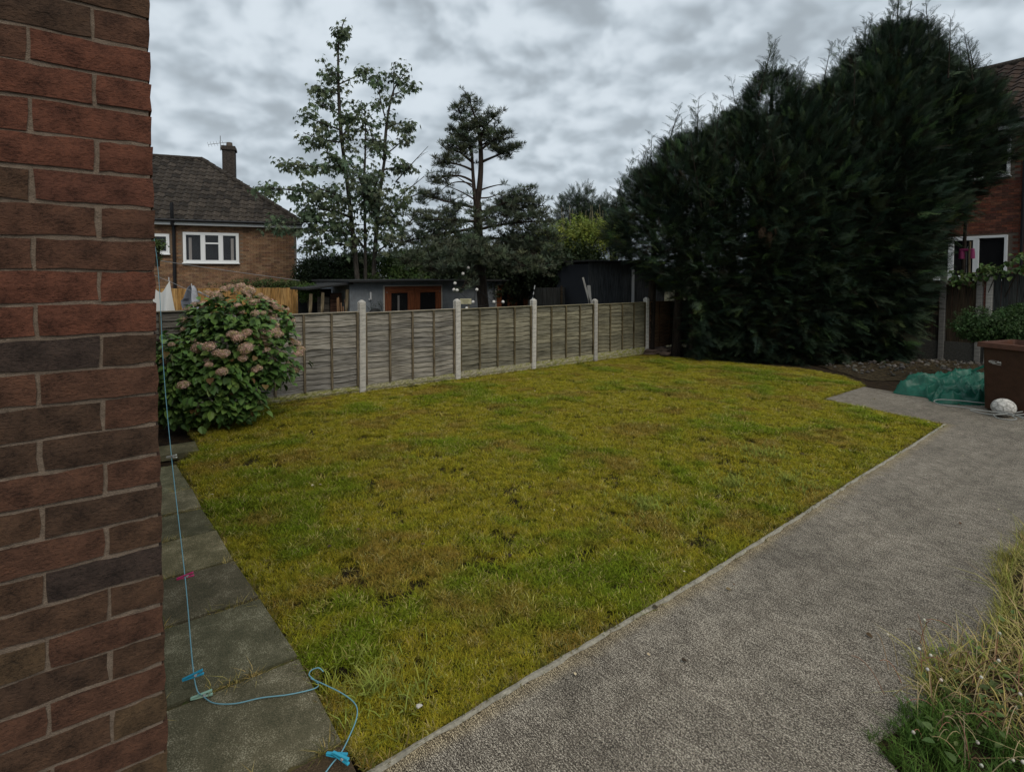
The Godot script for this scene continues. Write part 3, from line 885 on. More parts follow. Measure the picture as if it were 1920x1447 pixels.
func build_left_house() -> void:
	var h := thing("brick_house", "brown brick house with a dark tiled hip roof behind the left fence", "house", V(-8.98, 0, -22.5), V(0.934, 0, -0.357).normalized())
	var pal := [Color(0.36, 0.21, 0.12), Color(0.30, 0.17, 0.098), Color(0.40, 0.245, 0.145), Color(0.24, 0.14, 0.088)]
	var w1 := [-4.0, -2.06, 2.36, 3.54]
	var w2 := [-5.15, -4.45, 2.69, 3.45]
	far_bricks(h, -9.0, 0.0, -1.0, 3.88, [w1, w2], pal, Color(0.30, 0.22, 0.155), 7.8)
	var w := window(h, w1[0], w1[1], w1[2], w1[3], [-3.32, -2.70], [[], [3.12], []])
	for x in [-3.78, -2.32]:
		var c := MB.new()
		c.bx(V(x + 0.02, 2.9, 0.002), V(0.10, 0.86, 0.006))
		put("curtain", c, mat("curtain", lin(0.33, 0.30, 0.28), 0.9), w)
	window(h, w2[0], w2[1], w2[2], w2[3], [], [[]])
	# roof
	var eave := 3.98; var run := 4.2; var over := 0.3; var pitch := deg_to_rad(36.3)
	var top := eave + run * tan(pitch)
	var r := MB.new()
	var L := -9.0
	var a := V(L, eave, over); var b := V(over, eave, over); var d := V(over - run, top, over - run); var e := V(L, top, over - run)
	var back := over - 2 * run
	r.quad(a, b, d, e, V(0, 1, 1))
	r.tri(b, V(over, eave, back), d, V(1, 1, 0))
	r.quad(V(L, eave, back), V(over, eave, back), d, e, V(0, 1, -1))
	r.tri(a, V(L, eave, back), e, V(-1, 0, 0))
	r.quad(a, b, V(over, eave, back), V(L, eave, back), V(0, -1, 0))
	var roof := put("roof", r, mat("roof felt", lin(0.03, 0.028, 0.026), 1.0), h)
	var sl := run / cos(pitch)
	var span := 6.6
	tiles(roof, V(over - span, eave, over), pitch, span, sl, 0.30, 0.335, Color(0.085, 0.070, 0.060), func(q: Vector2) -> bool: return q.x < span - q.y * cos(pitch) + 0.1)
	var hip := MB.new()
	for i in 15:
		var p := b.lerp(d, i / 15.0); var q := b.lerp(d, (i + 1.12) / 15.0)
		hip.tube([p + V(0, 0.05, 0), q + V(0, 0.035, 0)], 0.12, 0.105, 8)
	for i in 12:
		var p := d.lerp(e, i / 12.0); var q := d.lerp(e, (i + 1.0) / 12.0)
		hip.tube([p + V(0, 0.03, 0), q + V(0, 0.03, 0)], 0.12, 0.115, 8)
	put("hip_tiles", hip, mat("hip tile", lin(0.075, 0.062, 0.054), 0.9, "tile", "grainh", Vector3(1.5, 1.5, 1), 0.3), roof)
	var f := MB.new()
	f.bx(V(L / 2, eave - 0.10, over - 0.04), V(-L + 0.6, 0.17, 0.025), 0.003)
	f.bx(V(L / 2 + 0.15, eave - 0.18, over / 2 - 0.02), V(-L + 0.3, 0.012, over - 0.03))
	put("fascia", f, mat("white paint", lin(0.55, 0.56, 0.56), 0.5), h)
	var g := MB.new()
	g.tube([V(L, eave - 0.02, over + 0.05), V(over + 0.02, eave - 0.02, over + 0.05)], 0.055, 0.055, 8)
	put("gutter", g, mat("black plastic", lin(0.015, 0.015, 0.017), 0.4), h)
	var p := MB.new()
	p.tube([V(-4.29, -1.0, 0.07), V(-4.29, 3.75, 0.07), V(-4.29, 3.8, over + 0.02), V(-4.29, 4.62, over + 0.02)], 0.06, 0.06, 10)
	put("soil_pipe", p, mat("black plastic", grey(1)), h)
	# chimney on the far slope
	var c0 := shift(h) * V(-13.671,6.541,-26.5)
	var ch := MB.new()
	ch.bx(V(c0.x, (c0.y - 1.5 + 8.0) / 2, c0.z), V(0.54, 8.0 - c0.y + 1.5, 0.62), 0.004)
	ch.bx(V(c0.x, 7.92, c0.z), V(0.64, 0.12, 0.72), 0.006)
	ch.bx(V(c0.x, 8.02, c0.z), V(0.6, 0.08, 0.68), 0.006)
	var chim := put("chimney", ch, mat("chimney brick", lin(0.085, 0.07, 0.06), 0.95, "brick", "brickh", Vector3(2, 2, 1), 0.4), h)
	var pot := MB.new()
	pot.tube([V(c0.x + 0.02, 8.05, c0.z), V(c0.x + 0.02, 8.27, c0.z)], 0.15, 0.13, 12)
	put("chimney_pot", pot, mat("pot", lin(0.2, 0.16, 0.13), 0.9, "grain"), chim)
	var an := MB.new()
	var ap := V(c0.x - 0.33, 7.8, c0.z + 0.3)
	an.tube([ap, ap + V(0, 0.7, 0)], 0.016, 0.016, 5)
	an.tube([ap + V(-0.5, 0.22, 0.1), ap + V(0.25, 0.42, -0.05)], 0.012, 0.012, 5)
	for i in 6:
		var q := ap + V(-0.5 + 0.12 * i, 0.22 + 0.032 * i, 0.1 - 0.025 * i)
		an.tube([q + V(0.05, -0.13, 0.1), q + V(-0.05, 0.13, -0.1)], 0.007, 0.007, 4)
	put("aerial", an, mat("dull metal", lin(0.2, 0.2, 0.2), 0.5), chim)

func build_garden_room() -> void:
	var o := V(-3.169,1.136,-17)
	o.y = 0
	var h := thing("garden_room", "long grey flat-roofed garden room with brown double doors behind the low fence", "garden room", o, ALONG)
	var gmat := mat("grey render", lin(0.225, 0.245, 0.265), 0.85, "scuff", "grainh", Vector3(0.7, 0.7, 0.7), 0.1, true)
	var m := MB.new()
	var x0 := -1.95; var x1 := 7.4; var top := 1.66
	m.bx(V((x0 + x1) / 2, top / 2 - 0.5, -1.6), V(x1 - x0, top + 1.0, 3.2), 0.004)
	put("wall", m, gmat, h)
	var r := MB.new()
	r.bx(V((x0 + x1) / 2, top + 0.035, -1.5), V(x1 - x0 + 0.25, 0.07, 3.6), 0.01)
	put("roof", r, mat("roofing felt", lin(0.035, 0.036, 0.036), 0.95, "grain", "grainh", Vector3(2, 2, 2), 0.4, true), h)
	var fr := MB.new()
	var wood := mat("brown stained wood", lin(0.30, 0.10, 0.045), 0.5, "wood", "woodh", Vector3(1, 4, 1), 0.1)
	for pair in [[-0.88, 1.06], [3.24, 4.62]]:
		var a: float = pair[0]; var b: float = pair[1]
		var t := 1.53
		var f := MB.new()
		f.bx(V(a - 0.02, t / 2 - 0.3, 0.02), V(0.035, t + 0.6, 0.05), 0.003)
		f.bx(V(b + 0.02, t / 2 - 0.3, 0.02), V(0.035, t + 0.6, 0.05), 0.003)
		f.bx(V((a + b) / 2, t + 0.018, 0.02), V(b - a + 0.075, 0.03, 0.05), 0.003)
		put("door_trim", f, mat("pale trim", lin(0.5, 0.47, 0.42), 0.6), h)
		for s in 2:
			var l := lerpf(a, b, s * 0.5) + 0.006; var rr_ := lerpf(a, b, s * 0.5 + 0.5) - 0.006
			var d := MB.new()
			var st := 0.2
			d.bx(V((l + rr_) / 2, t - 0.10, 0.03), V(rr_ - l, 0.2, 0.05), 0.004)
			d.bx(V((l + rr_) / 2, -0.45, 0.03), V(rr_ - l, 0.25, 0.05), 0.004)
			d.swap = true
			for x in [l + st / 2, rr_ - st / 2]: d.bx(V(x, (t - 0.2) / 2 - 0.165, 0.03), V(st, t - 0.2 + 0.33, 0.048), 0.004)
			var door := put("door", d, wood, h)
			var g := MB.new()
			g.bx(V((l + rr_) / 2, 0.5, 0.022), V(rr_ - l - 2 * st + 0.02, 1.75, 0.01))
			put("pane", g, glass(), door)
			var k := MB.new()
			k.bx(V((l + rr_) / 2, 0.5, 0.006), V(rr_ - l - 2 * st + 0.01, 1.74, 0.008))
			put("dark_interior", k, mat("dark room", grey(1)), door)
			var q := MB.new()
			q.bx(V((l if s == 0 else rr_) + (0.06 if s == 0 else -0.06), t - 0.18, 0.06), V(0.03, 0.03, 0.02), 0.004)
			put("hinge", q, mat("dull metal", grey(1)), door)
	var c := MB.new()
	c.bx(V(-0.42, 0.45, 0.014), V(0.06, 1.6, 0.006))
	put("curtain", c, mat("curtain", grey(1)), h)
	var l := MB.new()
	l.bx(V(-1.33, 1.26, 0.05), V(0.05, 0.22, 0.06), 0.01)
	l.bx(V(-1.33, 1.15, 0.02), V(0.10, 0.06, 0.04), 0.01)
	put("wall_lamp", l, mat("white plastic", lin(0.5, 0.5, 0.5), 0.4), h)
	# left lean-to with boards stored in it
	var s := thing("lean_to_shed", "small dark open lean-to of old boards at the garden room's left end", "shed", o + ALONG * -2.0, ALONG)
	var old := mat("old dark boards", lin(0.07, 0.058, 0.046), 0.95, "wood", "woodh", Vector3(1, 4, 1), 0.3)
	var b := MB.new()
	b.bx(V(-0.5, 0.25, -1.5), V(1.0, 2.4, 0.05))
	b.box(Transform3D(Basis(V(0, 0, 1), 0.12), V(-0.55, 1.56, -0.7)), V(1.35, 0.06, 1.7), 0.01)
	put("roof", b, mat("roofing felt", grey(1)), s)
	for x in [-1.05, -0.72, -0.02]:
		var q := MB.new()
		q.bar(V(x - 0.12, -0.9, 0.0), V(x, 1.46 + x * 0.1, 0.0), 0.08, 0.06, 0.004)
		put("post", q, mat("pale post", lin(0.23, 0.19, 0.13), 0.9, "wood"), s)
	for i in 5:
		var q := MB.new()
		q.bx(V(-0.55, 0.35 + i * 0.2, -0.5), V(0.34, 0.19, 0.025), 0.003)
		put("board", q, mat("grey board", lin(0.17, 0.155, 0.14), 0.95, "wood", "woodh", Vector3(1, 4, 1), 0.3), s)
	var q := MB.new()
	q.bx(V(-0.2, 0.5, -0.45), V(0.34, 1.7, 0.03), 0.003)
	put("old_door", q, mat("old door", lin(0.11, 0.06, 0.045), 0.9, "wood"), s)
	for i in 5:
		var a := V(-0.42 + i * 0.07, 0.3, 0.22); var e := V(-0.30 + i * 0.055 + rr(0, 0.03), 1.16 + rr(-0.25, 0.16), -0.1)
		var t := thing("timber_batten", ["pale timber length leaning inside the lean-to, leftmost of five", "second timber length leaning inside the lean-to", "middle timber length leaning inside the lean-to", "fourth timber length leaning inside the lean-to", "rightmost timber length leaning against the garden room"][i], "timber", o + ALONG * -2.0, ALONG, "timber lengths leaning in the lean-to")
		var p := MB.new()
		p.bar(a + V(0, -0.5, 0.15), e, 0.035, 0.03, 0.002)
		put("length", p, mat("fresh timber", lin(0.34, 0.20, 0.11), 0.8, "wood"), t)
	# dark hanging pot
	var pt := thing("hanging_planter", "dark planter of straggling leaves on the grey wall left of the doors", "planter", o + ALONG * -1.22 + V(0, 0.85, 0.0) - AWAY * 0.12, ALONG)
	var bowl := MB.new()
	bowl.ball(V(0, -0.12, 0), V(0.2, 0.16, 0.12), 6, 10)
	put("pot", bowl, mat("dark pot", lin(0.02, 0.02, 0.02), 0.6), pt)
	var xs := []; var cs := []
	for i in 26:
		xs.push_back(spin(V(rr(-0.22, 0.22), rr(-0.12, 0.2), rr(-0.1, 0.12)), rr(0.05, 0.09)))
		cs.push_back(tint(Color(0.03, 0.045, 0.02), 0.3))
	many("leaves", leaf_spray(), leafmat("leaf", grey(1)), xs, cs, pt)

func boards(parent: Node3D, called: String, x0: float, x1: float, y0: float, y1: float, bw: float, cs: Array, z := 0.0, rough := 0.85) -> void:
	var n := int(round((x1 - x0) / bw))
	var w := (x1 - x0) / n
	var shapes := []
	for i in 3:
		var m := MB.new()
		m.swap = true
		m.uvo = Vector2(R.randf() * 3, R.randf() * 3)
		m.box(Transform3D(), V(w - 0.006, y1 - y0, 0.02), 0.003)
		shapes.push_back(m.commit())
	for i in n:
		var c: Color = cs[R.randi() % cs.size()]
		place(called, shapes[R.randi() % 3], mat("board %s" % str(c), lin(c.r, c.g, c.b), rough, "wood", "woodh", Vector3(1.0, 5, 1), 0.2), parent, Transform3D(Basis(UP, rr(-0.02, 0.02)), V(x0 + (i + 0.5) * w, (y0 + y1) / 2 + rr(-0.006, 0.006), z + rr(-0.003, 0.003))))

func build_right_house() -> void:
	var o := V(12.921,2.368,-14.2)
	o.y = 0
	# local x runs away from the viewer along the side; the wall looks towards -x of the garden grid
	var h := thing("neighbour_house", "red brick house with white windows and brown tiled roof behind the hedge at right", "house", o, -AWAY)
	h.transform = Transform3D(Basis(-AWAY, UP, -ALONG), o)
	var pal := [Color(0.28, 0.10, 0.062), Color(0.23, 0.085, 0.056), Color(0.32, 0.125, 0.078), Color(0.17, 0.075, 0.055)]
	var w1 := [-1.8, 0.0, 1.76, 2.92]
	var w2 := [-1.6, 0.0, 4.46, 5.5]
	far_bricks(h, -7.0, 3.2, -1.0, 5.72, [w1, w2], pal, Color(0.24, 0.19, 0.15), 6.5)
	window(h, w1[0], w1[1], w1[2], w1[3], [-1.2, -0.62], [null, [], null])
	window(h, w2[0], w2[1], w2[2], w2[3], [-0.8], [[], null])
	var eave := 5.82; var pitch := deg_to_rad(34.0); var run := 3.6; var over := 0.3
	var top := eave + run * tan(pitch)
	var r := MB.new()
	r.quad(V(-7.2, eave, over), V(3.4, eave, over), V(3.4, top, over - run), V(-7.2, top, over - run), V(0, 1, 1))
	r.quad(V(-7.2, eave, over - 2 * run), V(3.4, eave, over - 2 * run), V(3.4, top, over - run), V(-7.2, top, over - run), V(0, 1, -1))
	for x in [-7.2, 3.4]: r.tri(V(x, eave, over), V(x, eave, over - 2 * run), V(x, top, over - run), V(x, 0, 0))
	r.quad(V(-7.2, eave, over), V(3.4, eave, over), V(3.4, eave, over - 2 * run), V(-7.2, eave, over - 2 * run), V(0, -1, 0))
	var roof := put("roof", r, mat("roof felt", grey(1)), h)
	tiles(roof, V(-3.6, eave, over), pitch, 5.4, run / cos(pitch), 0.30, 0.30, Color(0.075, 0.045, 0.034), func(_q: Vector2) -> bool: return true)
	var rd := MB.new()
	rd.tube([V(-7.2, top + 0.02, over - run), V(3.4, top + 0.02, over - run)], 0.12, 0.12, 8)
	put("ridge_tiles", rd, mat("hip tile", grey(1)), roof)
	var f := MB.new()
	f.bx(V(-1.9, eave - 0.12, over - 0.03), V(10.5, 0.19, 0.025), 0.003)
	f.bx(V(-1.9, eave - 0.2, over / 2 - 0.02), V(10.4, 0.014, over - 0.03))
	put("fascia", f, mat("white paint", grey(1)), h)
	var g := MB.new()
	g.tube([V(-7.1, eave - 0.03, over + 0.04), V(3.35, eave - 0.03, over + 0.04)], 0.055, 0.055, 8)
	g.tube([V(0.28, -1, 0.06), V(0.28, eave - 0.25, 0.06), V(0.28, eave - 0.06, over)], 0.036, 0.036, 8)
	put("gutter", g, mat("black plastic", grey(1)), h)

func build_right_fence() -> void:
	var o := V(9.989,0.082,-12.6)
	o.y = 0
	var dir := -AWAY
	var bf := thing("boundary_fence", "tall mixed boarded fence with grey posts on the right-hand boundary", "fence", o, dir)
	fence_post(bf, o + V(0, -0.1, 0), 2.08, "mottled tall grey post in the gap right of the hedge", 0.42, dir)
	fence_post(bf, o + dir * 0.66 + V(0, -0.1, 0), 2.0, "grey post left of the pale post among the climber", 0.5, dir)
	fence_post(bf, o + dir * 0.83 + V(0, -0.1, 0), 2.0, "pale concrete post under the climber above the green shrub", 0.95, dir)
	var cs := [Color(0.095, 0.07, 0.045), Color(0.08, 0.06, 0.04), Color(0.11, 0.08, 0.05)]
	var p := piece("fence_panel", bf, o, dir, "brown close-boarded panel between the two grey posts, above the shrub")
	boards(p, "board", 0.07, 0.62, 0.1, 1.62, 0.11, cs)
	var rail := MB.new()
	rail.bx(V(0.34, 1.63, 0.0), V(0.56, 0.045, 0.05), 0.004)
	put("rail", rail, mat("dark rail", lin(0.09, 0.07, 0.05), 0.9, "wood"), p)
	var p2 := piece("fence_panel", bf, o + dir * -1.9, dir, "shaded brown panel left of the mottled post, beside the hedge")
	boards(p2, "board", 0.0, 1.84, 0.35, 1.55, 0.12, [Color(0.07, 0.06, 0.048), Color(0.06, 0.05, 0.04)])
	var mid := MB.new()
	mid.bx(V(0.92, 1.0, 0.03), V(1.84, 0.07, 0.03), 0.004)
	put("rail", mid, mat("dark rail", grey(1)), p2)
	for i in 2:
		var g := piece("gravel_board", bf, o + dir * (-1.9 if i == 0 else 0.06), dir, ["pale concrete gravel board left of the mottled post", "stained concrete gravel board right of the mottled post, behind the shrub"][i])
		var m := MB.new()
		m.bx(V(0.92, 0.1, 0), V(1.84, 0.5, 0.05), 0.005)
		put("slab", m, mat("old concrete", lin(0.11, 0.105, 0.09), 0.95, "grain", "grainh", Vector3(2, 2, 1), 0.4), g)
	var p3 := piece("fence_panel", bf, o + dir * 0.9, dir, "blue-grey painted boards at the right edge below the climber")
	boards(p3, "board", 0.0, 2.6, 0.1, 1.9, 0.13, [Color(0.065, 0.075, 0.08), Color(0.055, 0.064, 0.07), Color(0.075, 0.083, 0.085)])
	# climber along the top
	var c := thing("climbing_plant", "glossy green climber spilling over the fence top at the right edge", "climber", o + dir * 1.2 + V(0, 1.9, 0), dir)
	var xs := []; var cs2 := []
	for i in 620:
		var x := rr(-1.05, 2.0)
		var hgt := 0.30 + 0.10 * sin(x * 5.0) + (0.12 if x > 0 else 0.0)
		var at := V(x, rr(-0.08, hgt), rr(-0.28, 0.26))
		if x < -0.5: at.y = rr(-0.25, 0.12) + (x + 0.5) * 0.1
		xs.push_back(aim(at, rdir() + V(0, -0.5, 0.7), V(rr(-0.5, 0.5), 1, 0.9), rr(0.075, 0.125)))
		cs2.push_back(tint(Color(0.05, 0.085, 0.022), 0.45, 0.2))
	many("leaves", oval_leaf(), leafmat("leaf", grey(1)), xs, cs2, c)
	var st := MB.new()
	for i in 9:
		st.tube(curve([V(-1.0 + i * 0.3, -0.5, 0.04), V(-0.9 + i * 0.33, 0.0, 0.08), V(-0.7 + i * 0.3, 0.22, 0.1)]), 0.012, 0.006, 5)
	put("stems", st, mat("twig", lin(0.06, 0.045, 0.03), 0.9, "bark"), c)
	# pink thing that hangs before the window, wooden box on the fence
	var pk := thing("pink_watering_can", "small pink plastic can hanging before the neighbour's lower window", "watering can", o + dir * 0.42 + V(0, 2.36, 0.0), dir)
	var pm := MB.new()
	pm.tube([V(-0.09, -0.12, 0), V(-0.09, 0.02, 0), V(-0.08, 0.1, 0)], 0.062, 0.05, 10)
	pm.tube([V(0.09, -0.12, 0), V(0.09, 0.02, 0), V(0.08, 0.1, 0)], 0.058, 0.05, 10)
	pm.bx(V(0, 0.075, 0), V(0.26, 0.06, 0.1), 0.015)
	put("body", pm, mat("pink plastic", lin(0.17, 0.02, 0.075), 0.5), pk)
	var hk := MB.new()
	hk.tube([V(0, -0.75, 0), V(0, 0.1, 0), V(0.02, 0.16, 0)], 0.009, 0.007, 6)
	put("cane", hk, mat("dull metal", grey(1)), pk)
	var bx := thing("trellis_frame", "small wooden trellis square standing on the fence beside the grey post", "trellis", o + dir * 0.58 + V(0, 1.62, 0.05), dir)
	for q in [[V(-0.14, 0, 0), V(-0.14, 1.0, 0)], [V(0.1, 0, 0), V(0.1, 0.34, 0)], [V(-0.16, 0.02, 0), V(0.14, 0.02, 0)], [V(-0.14, 0.3, 0), V(0.14, 0.3, 0)]]:
		var b := MB.new()
		b.bar(q[0], q[1], 0.05, 0.03, 0.003, V(0, 0, 1))
		put("bar", b, mat("pale post", grey(1)), bx)

# ------------------------------------------------------------------ the big conifer hedge
func build_hedge() -> void:
	var root := thing("conifer_hedge", "huge dark green cypress hedge filling the far right corner of the lawn", "hedge", V(6.6, -0.1, -13.2))
	var back := shift(root)
	var fr := [frond_mesh(0.12), frond_mesh(0.4)]
	var green := leafmat("cypress", grey(1), 0.2, 0.7)
	# trunk foot, height, crown radius, height of the widest place
	var trees := [
		[V(3.53,0.036,-13.9), V(2.97,5.16,-13.9).y, 1.2, 0.45],
		[V(4.094,0.022,-13.5), V(3.599,5.713,-13.5).y, 1.3, 0.5],
		[V(4.419,0.062,-13.2), V(4.157,5.842,-13.2).y, 1.4, 0.5],
		[V(5.344,0.035,-13.4), V(5.058,6.326,-13.4).y, 1.45, 0.55],
		[V(5.589,0.103,-12.9), V(5.431,6.159,-12.9).y, 1.45, 0.6],
		[V(6.166,0.076,-13.1), V(6.069,7.187,-13.1).y, 1.5, 0.5],
		[V(6.69,0.13,-12.7), V(6.508,6.42,-12.7).y, 1.5, 0.6],
		[V(7.494,0.103,-12.9), V(7.324,6.971,-12.9).y, 1.55, 0.5],
		[V(8.512,0.049,-13.3), V(8.307,7.735,-13.3).y, 1.6, 0.5],
		[V(8.374,0.144,-12.6), V(8.165,7.282,-12.6).y, 1.4, 0.55],
		[V(8.847,0.117,-12.8), V(8.717,8.216,-12.8).y, 1.35, 0.5],
		[V(9.483,0.258,-13.2), V(9.434,8.415,-13.2).y, 1.35, 0.52],
		[V(9.964,0.795,-13), V(10.051,7.553,-13).y, 1.15, 0.6],
		[V(10.798,1.302,-13.1), V(11.101,7.187,-13.1).y, 1.1, 0.45]]
	var xs := [[], []]; var cs := [[], []]
	var wood := MB.new()
	var lump := noise(0.55, 3, 9)
	for ti in trees.size():
		var t: Array = trees[ti]
		var foot: Vector3 = t[0]
		var ht: float = t[1]
		var rad: float = t[2]
		var belly: float = t[3]
		var y0 := 1.5 if ti == 0 else -0.1 if ti < 11 else 1.0 + 0.9 * (ti - 11) if ti < 13 else 3.1
		wood.tube([V(foot.x, -0.2, foot.z), V(foot.x + 0.1, ht * 0.5, foot.z), V(foot.x, ht * 0.93, foot.z)], 0.13 if ti < 12 else 0.05, 0.02, 7)
		var n := int(2900 * rad * ht / 8.0)
		for i in n:
			var f := pow(R.randf(), 1.15)
			var y := lerpf(y0, ht - 0.6, f)
			var prof := smoothstep(-0.55, belly, f) if f < belly else pow(maxf(0.0, 1.0 - (f - belly) / (1.0 - belly)), 0.42) * 0.94 + 0.06
			if ti >= 10 and f < 0.4: prof *= 0.75
			var ang := rr(0, TAU)
			var d := V(cos(ang), 0, sin(ang))
			var rd := rad * prof * (1.0 + 0.38 * lump.get_noise_3d(foot.x + d.x * 2.0, y * 1.1, foot.z + d.z * 2.0))
			var fac := sqrt(rr(0.16, 1.0))
			var p := V(foot.x, y, foot.z) + d * rd * fac
			var big := rr(0.25, 0.50) * lerpf(1.0, 0.8, f)
			if p.x > 9.25 + 0.42 * maxf(0.0, p.y - 0.4) + 0.5 * maxf(0.0, p.y - 3.0) - big * 0.4: continue
			if p.x < 4.1 - 1.05 * maxf(0.0, p.y - 1.15) + big * 0.25: continue
			var upw := lerpf(0.1, 1.5, f * f) + rr(-0.3, 0.35)
			var y_dir := d + UP * upw + rdir() * 0.35
			var which := 1 if f < 0.75 and R.randf() < 0.65 else 0
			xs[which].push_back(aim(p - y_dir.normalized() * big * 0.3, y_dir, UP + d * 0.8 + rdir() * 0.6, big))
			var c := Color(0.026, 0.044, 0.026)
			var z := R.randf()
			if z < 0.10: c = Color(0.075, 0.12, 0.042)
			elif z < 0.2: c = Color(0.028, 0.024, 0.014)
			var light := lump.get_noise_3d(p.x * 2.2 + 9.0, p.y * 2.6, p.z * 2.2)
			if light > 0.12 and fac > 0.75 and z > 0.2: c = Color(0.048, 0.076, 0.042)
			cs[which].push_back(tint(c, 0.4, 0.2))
		# leading shoots: an upright stem with fronds up both sides
		for k in (8 if ti in [5, 10, 11] else 6):
			var sx := 0.0 if k == 0 else rr(-0.75, 0.75) * rad
			var sz := 0.0 if k == 0 else rr(-0.5, 0.6) * rad
			var tip := V(foot.x + sx, ht + (0.3 if k == 0 else 0.3 - rr(0.2, 0.9) - absf(sx) * 0.6), foot.z + sz)
			var len := rr(1.1, 1.9)
			var ln := V(rr(-0.22, 0.3), 1, rr(-0.2, 0.2)) * len
			wood.tube(bez(tip - ln, tip - ln * 0.4, tip + V(rr(-0.05, 0.12), -0.02, 0), 5), 0.022, 0.004, 4)
			for j in 18:
				var g := (j + 0.5) / 18.0
				var a := j * 2.4
				var d := V(cos(a), lerpf(0.7, 1.5, g), sin(a) * 0.8)
				xs[1].push_back(aim(tip - ln * (1.0 - g), d, UP * 0.4 + d + rdir() * 0.3, lerpf(0.50, 0.18, g) * rr(0.8, 1.2)))
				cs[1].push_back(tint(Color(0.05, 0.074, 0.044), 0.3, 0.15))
	many("foliage", fr[0], green, xs[0], cs[0], root, back)
	many("drooping_foliage", fr[1], green, xs[1], cs[1], root, back)
	put("trunks", wood, mat("dark bark", lin(0.05, 0.036, 0.026), 0.95, "bark", "grainh", Vector3(3, 1, 1), 0.5), root, back)
	var dx := []; var dc := []
	for i in 9:
		dx.push_back(aim(V(5.531,2.91,-11.75) + rdir() * 0.15, V(rr(-0.4, 0.4), -1, rr(-0.2, 0.5)), V(rr(-0.3, 0.3), 0.2, 1), rr(0.14, 0.26)))
		dc.push_back(tint(Color(0.07, 0.042, 0.022), 0.3))
	many("dead_spray", fr[1], leafmat("dead", grey(1), 0.2), dx, dc, root, back)

# ------------------------------------------------------------------ trees
var tw: MB
var txs := []
var tcs := []
var tcol := Color(0, 0, 0)
var tsize := 0.2
var tdense := 0.56

func limb(a: Vector3, b: Vector3, d: Vector3, r0: float, r1: float, from := 0.3, spread := 0.4, count := 16, jit := 0.25) -> void:
	var pts := bez(a, b + V(0, 0, rr(-jit, jit)), d, 9)
	tw.tube(pts, r0, r1, 6)
	for i in int(count * tdense):
		var t := rr(from, 1.04)
		var k := clampi(int(t * 9.0), 0, 8)
		var p: Vector3 = pts[k].lerp(pts[k + 1], t * 9.0 - k)
		var q := p + V(rr(-1, 1), rr(-0.75, 0.85), rr(-1, 1)) * spread * lerpf(1.0, 0.65, t)
		if (q - p).length() > 0.12: tw.tube([p, (p + q) * 0.5 + V(0, 0.04, 0), q], 0.012, 0.005, 4, false)
		txs.push_back(spin(q, tsize * rr(0.75, 1.25)))
		tcs.push_back(tint(tcol, 0.35, 0.15))

func begin_tree(c: Color, s: float) -> void:
	tw = MB.new(); txs = []; tcs = []; tcol = c; tsize = s

func end_tree(o: Node3D, mesh: ArrayMesh, lm: Material, bark: Material, leaves := "crown") -> void:
	put("trunk", tw, bark, o, shift(o))
	many(leaves, mesh, lm, txs, tcs, o, shift(o))

